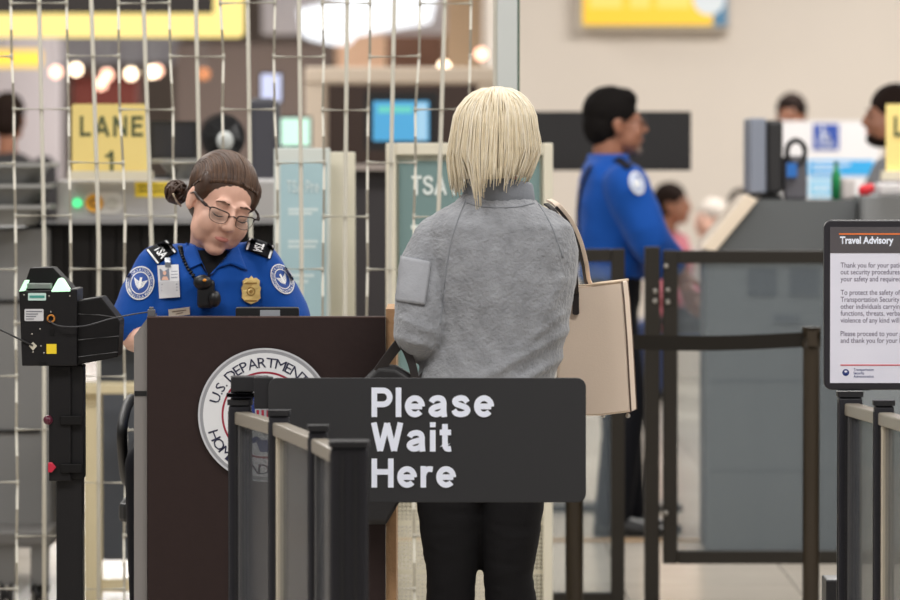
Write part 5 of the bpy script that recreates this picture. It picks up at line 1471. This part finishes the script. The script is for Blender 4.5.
# belt head and bracket holding the wait sign on the far post
Yp = PL[0].y
t = thing('wait_sign', 'dark grey sign reading Please Wait Here in white, rounded corners', 'sign', at(428, 502, 11.48))
bm = B(); plate(bm, 268, 586, 378, 502.5, 11.48, .012, 9); bo = obj('board', bm, mat('sign_dark_grey', (52, 52, 54), .6, spec=.2, bump=.03, bscale=500), t, bevel=.0015)
lt = mat('letter_white', (234, 239, 254), .6)
bm = B()
for s, x0, x1, base, cap in (('Please', 371.5, 494, 417, 29.5), ('Wait', 371, 451.5, 451.5, 29), ('Here', 371.5, 456, 487.5, 29)):
    q = fit_stroke(s, x0, x1, base, cap, .195, .12)
    put(q, 11.48, .0012)
    o_ = obj('lettering', q, lt, bo, recalc=False)
bm = B(); pbox(bm, 231, 268, 376.5, 392, Yp - .03, .06); pbox(bm, 254, 273, 377, 409, 11.485, .03); obj('bracket', bm, AL2, t, bevel=.003)
bm = B(); c = at(242, 396, Yp); cyl(bm, V((c.x, Yp, .963)), V((c.x, Yp, at(242, 376, Yp).z)), .026, n=20)
cyl(bm, V((c.x, Yp, at(242, 393, Yp).z)), V((c.x, Yp, at(242, 397, Yp).z)), .036, n=20); obj('mounting_collar', bm, AL, t)
rb_, PR = barrier('black queue barrier of clear panels below the advisory sign at right, seen end-on', [(850, 418, .056, 0), (884, 433, .045, 0), (930, 455, .05, 0)])
# advisory sign
Y = PR[0].y - .012
t = thing('advisory_sign', 'black framed white notice headed Travel Advisory on the barrier post', 'sign', (at(889, 300, Y).x, Y, at(850, 390, Y).z))
bm = B(); plate(bm, 824, 954, 220, 390, Y, .025, 8); fr = obj('sign_frame', bm, mat('frame_black', (40, 38, 44), .35), t, bevel=.003)
bm = B(); pbox(bm, 830, 948, 227, 383, Y - .002, .004); obj('sheet', bm, mat('sheet_white', (222, 222, 236), .35), t)
bm = B(); pbox(bm, 830, 948, 227, 253, Y - .003, .002); hd = obj('header_band', bm, mat('header_grey', (84, 80, 84), .4), t)
bm = B(); pbox(bm, 839, 948, 233.2, 234.8, Y - .004, .002); obj('orange_rule', bm, mat('orange_rule', (226, 120, 66), .4), hd)
bm = fit_text('Travel Advisory', 840, 893.5, 243.5, 7.2, .035); put(bm, Y - .0036); obj('lettering', bm, lt, hd, recalc=False)
ink = mat('ink_purple', (112, 106, 128), .5)
bm = B()
tt = text_bm('Thank you for your pati', 1.0, .0); w0 = width(tt)[1] - width(tt)[0]; tt.free(); kx = 58.5 / w0
for s, v in (('Thank you for your patience with', 267.5), ('out security procedures for', 274.3), ('your safety and required', 281.3), ('To protect the safety of you and', 294.8), ('Transportation Security Officers,', 301.8), ('other individuals carrying out', 308.8), ('functions, threats, verbal abuse,', 315.6), ('violence of any kind will not be', 322.6), ('Please proceed to your gate', 336), ('and thank you for your help', 342.8)):
    q = text_bm(s, 1.0, .004); x0, x1 = width(q); b_ = 840.5 + min((x1 - x0) * kx, 104); q.free()
    merge(bm, put(fit_text(s, 840.5, b_, v, 5.3, .004), Y, .0026))
obj('body_lettering', bm, ink, t, recalc=False)
bm = B(); pbox(bm, 840.5, 946, 364.6, 365.5, Y - .0032, .002); obj('red_rule', bm, mat('red_rule', (214, 70, 84), .4), t)
bm = B(); annulus(bm, (845.7, 372.5), 2.2, 3.4, 20); polyfill(bm, [(843, 370.6), (845.7, 373), (848.4, 370.6), (847.2, 374), (845.7, 375.2), (844.2, 374)])
put(bm, Y, .0026); obj('eagle_mark', bm, seal_blue, t)
bm = B()
for s, v in (('Transportation', 370.8), ('Security', 374.2), ('Administration', 377.6)):
    q = text_bm(s, 1.0, 0); x0, x1 = width(q); q.free()
    merge(bm, put(fit_text(s, 853.5, 853.5 + (x1 - x0) * 3.35, v, 2.7, .004), Y, .0026))
obj('agency_lettering', bm, seal_blue, t, recalc=False)
bm = B(); a = at(846, 392, Y); b = at(866, 388, Y); bxyz(bm, at(838, 390, Y).x, at(870, 390, Y).x, Y + .001, Y + .03, .965, at(850, 388, Y).z); obj('mount', bm, AL2, t)
bm = B(); a = at(826, 600, 12.6); bxyz(bm, a.x, a.x + .06, 12.6, 12.75, 0, at(826, 580, 12.6).z)
solo('floor_weight', bm, AL2, 'small black block on the floor beside the right barrier post', 'weight', bevel=.004)
# ------------------------------------------------------------------ bags
beige = mat('bag_beige', (232, 213, 195), .5, bump=.12, bscale=260, var=.03); bdark = mat('strap_dark', (34, 28, 28), .5); bedge = mat('bag_edge', (206, 184, 158), .5)
Yb = 12.50
t = thing('handbag', 'beige structured shoulder handbag on the blonde woman\'s right side', 'bag', at(595, 416, Yb))
RB = Matrix.Rotation(math.radians(-9), 3, 'Z'); piv = at(625, 350, Yb)
def hb(u, v, dy): return piv + RB @ (at(u, v, Yb) - piv + V((0, dy, 0)))
front = [(563, 288), (594, 285), (622, 281.5), (624, 300), (627, 340), (631, 412), (600, 416), (553, 416)]
def bagring(dy, inset, du=0):
    cxm, cym = 594, 350
    return [hb(cxm + (u - cxm) * (1 - inset) + du, cym + (v - cym) * (1 - inset), dy) for u, v in front]
bm = B(); loft(bm, [bagring(.0, .03), bagring(.004, 0), bagring(.05, -.0), bagring(.11, 0), bagring(.114, .03)]); bb = obj('bag_body', bm, beige, t, bevel=.004)
bm = B(); tube(bm, [hb(u, v, -.001) for u, v in ((622, 281.5), (624, 300), (627, 340), (631, 412))], .0022, 8); obj('piping', bm, mat('piping_dark', (110, 92, 80), .5), bb, smooth=True)
bm = B(); tube(bm, [hb(u, v, .114) for u, v in ((622, 281.5), (624, 300), (627, 340), (631, 412))], .0022, 8); obj('piping', bm, mat('piping_dark', (110, 92, 80), .5), bb, smooth=True)
bm = B(); tube(bm, [hb(u, v, .0) for u, v in ((562, 287.5), (594, 284.5), (623, 281))], .0035, 8); obj('top_binding', bm, bedge, bb, smooth=True)
bm = B(); tube(bm, [hb(u, v, .112) for u, v in ((562, 287.5), (594, 284.5), (623, 281))], .0035, 8); obj('top_binding', bm, bedge, bb, smooth=True)
for u in (602, 627):
    bm = B(); ell(bm, hb(u, 416, .02), (.006, .006, .006)); obj('foot_stud', bm, bolt, t, smooth=True)
# straps
def strap(path, w_, m, name, thick=.004, par=None):
    bm = B(); pts = spline(path, 8); rings = []
    for i, p in enumerate(pts):
        d = (pts[min(i + 1, len(pts) - 1)] - pts[max(i - 1, 0)]).normalized()
        sx = V((1, .25, 0)); sx = (sx - d * sx.dot(d)).normalized(); n_ = d.cross(sx)
        rings.append([p + sx * w_ / 2 + n_ * thick / 2, p - sx * w_ / 2 + n_ * thick / 2, p - sx * w_ / 2 - n_ * thick / 2, p + sx * w_ / 2 - n_ * thick / 2])
    loft(bm, rings); return obj(name, bm, m, par or t, bevel=.001)
strap([hb(576.5, 314, -.005), hb(576, 296, -.006), at(575.5, 280, 12.455), at(573, 262, 12.42), at(569, 243, 12.40), at(563, 226, 12.37), at(553, 210, 12.36), at(546, 204, 12.40)], .013, bdark, 'strap', .005)
s2 = strap([hb(590, 292, .116), at(588.5, 282, 12.57), at(585, 262, 12.51), at(579, 240, 12.47), at(570, 221, 12.44), at(558, 206, 12.42), at(549, 200, 12.45)], .016, beige, 'strap', .006)
strap([hb(587.5, 292, .112), at(586, 282, 12.56), at(582.4, 262, 12.5), at(576.4, 240, 12.46), at(567.4, 221, 12.43), at(556, 207, 12.41)], .008, bdark, 'strap_lining', .007, s2)
bm = B(); prism(bm, rrect(6.6, 24, 2, 4, 576, 303), lambda p: hb(p[0], p[1], -.012), V((0, .006, 0))); tab = obj('strap_tab', bm, bdark, t, bevel=.001)
bm = B(); ell(bm, hb(575.5, 291.5, -.012), (.0035, .003, .0035)); obj('rivet', bm, bolt, tab, smooth=True)
blk = mat('bag_black', (30, 29, 31), .5, bump=.2, bscale=120)
Yt = 12.27
t = thing('tote_bag', 'black bag hanging from the blonde woman\'s left forearm in front of the podium', 'bag', at(380, 525, Yt))
pol = [(352, 388), (364, 379), (378, 364.5), (396, 366), (419, 380), (412, 470), (399, 503), (386, 525), (348, 525), (342, 440)]
def tr_(dy, ins): return [at(382 + (u - 382) * (1 - ins), 450 + (v - 450) * (1 - ins), Yt) + V((0, dy, 0)) for u, v in pol]
bm = B(); loft(bm, [tr_(.0, .06), tr_(.012, .0), tr_(.075, .0), tr_(.088, .06)]); obj('bag_body', bm, blk, t, bevel=.004)
strap([at(378, 372, Yt + .006), at(387, 359, Yt + .008), at(397, 346, Yt + .01), at(404, 338, Yt + .02), at(410, 332, Yt + .06), at(414, 328, Yt + .1)], .026, bdark, 'strap', .004, t)
strap([at(416, 386, Yt + .0), at(413, 368, Yt + .0), at(408, 354, Yt + .0), at(403, 344, Yt + .006), at(402, 336, Yt + .02)], .02, bdark, 'strap', .004, t)
strap([at(416, 384, Yt + .02), at(426, 374, Yt + .03), at(434, 367, Yt + .04), at(440, 362, Yt + .06)], .02, bdark, 'strap', .004, t)
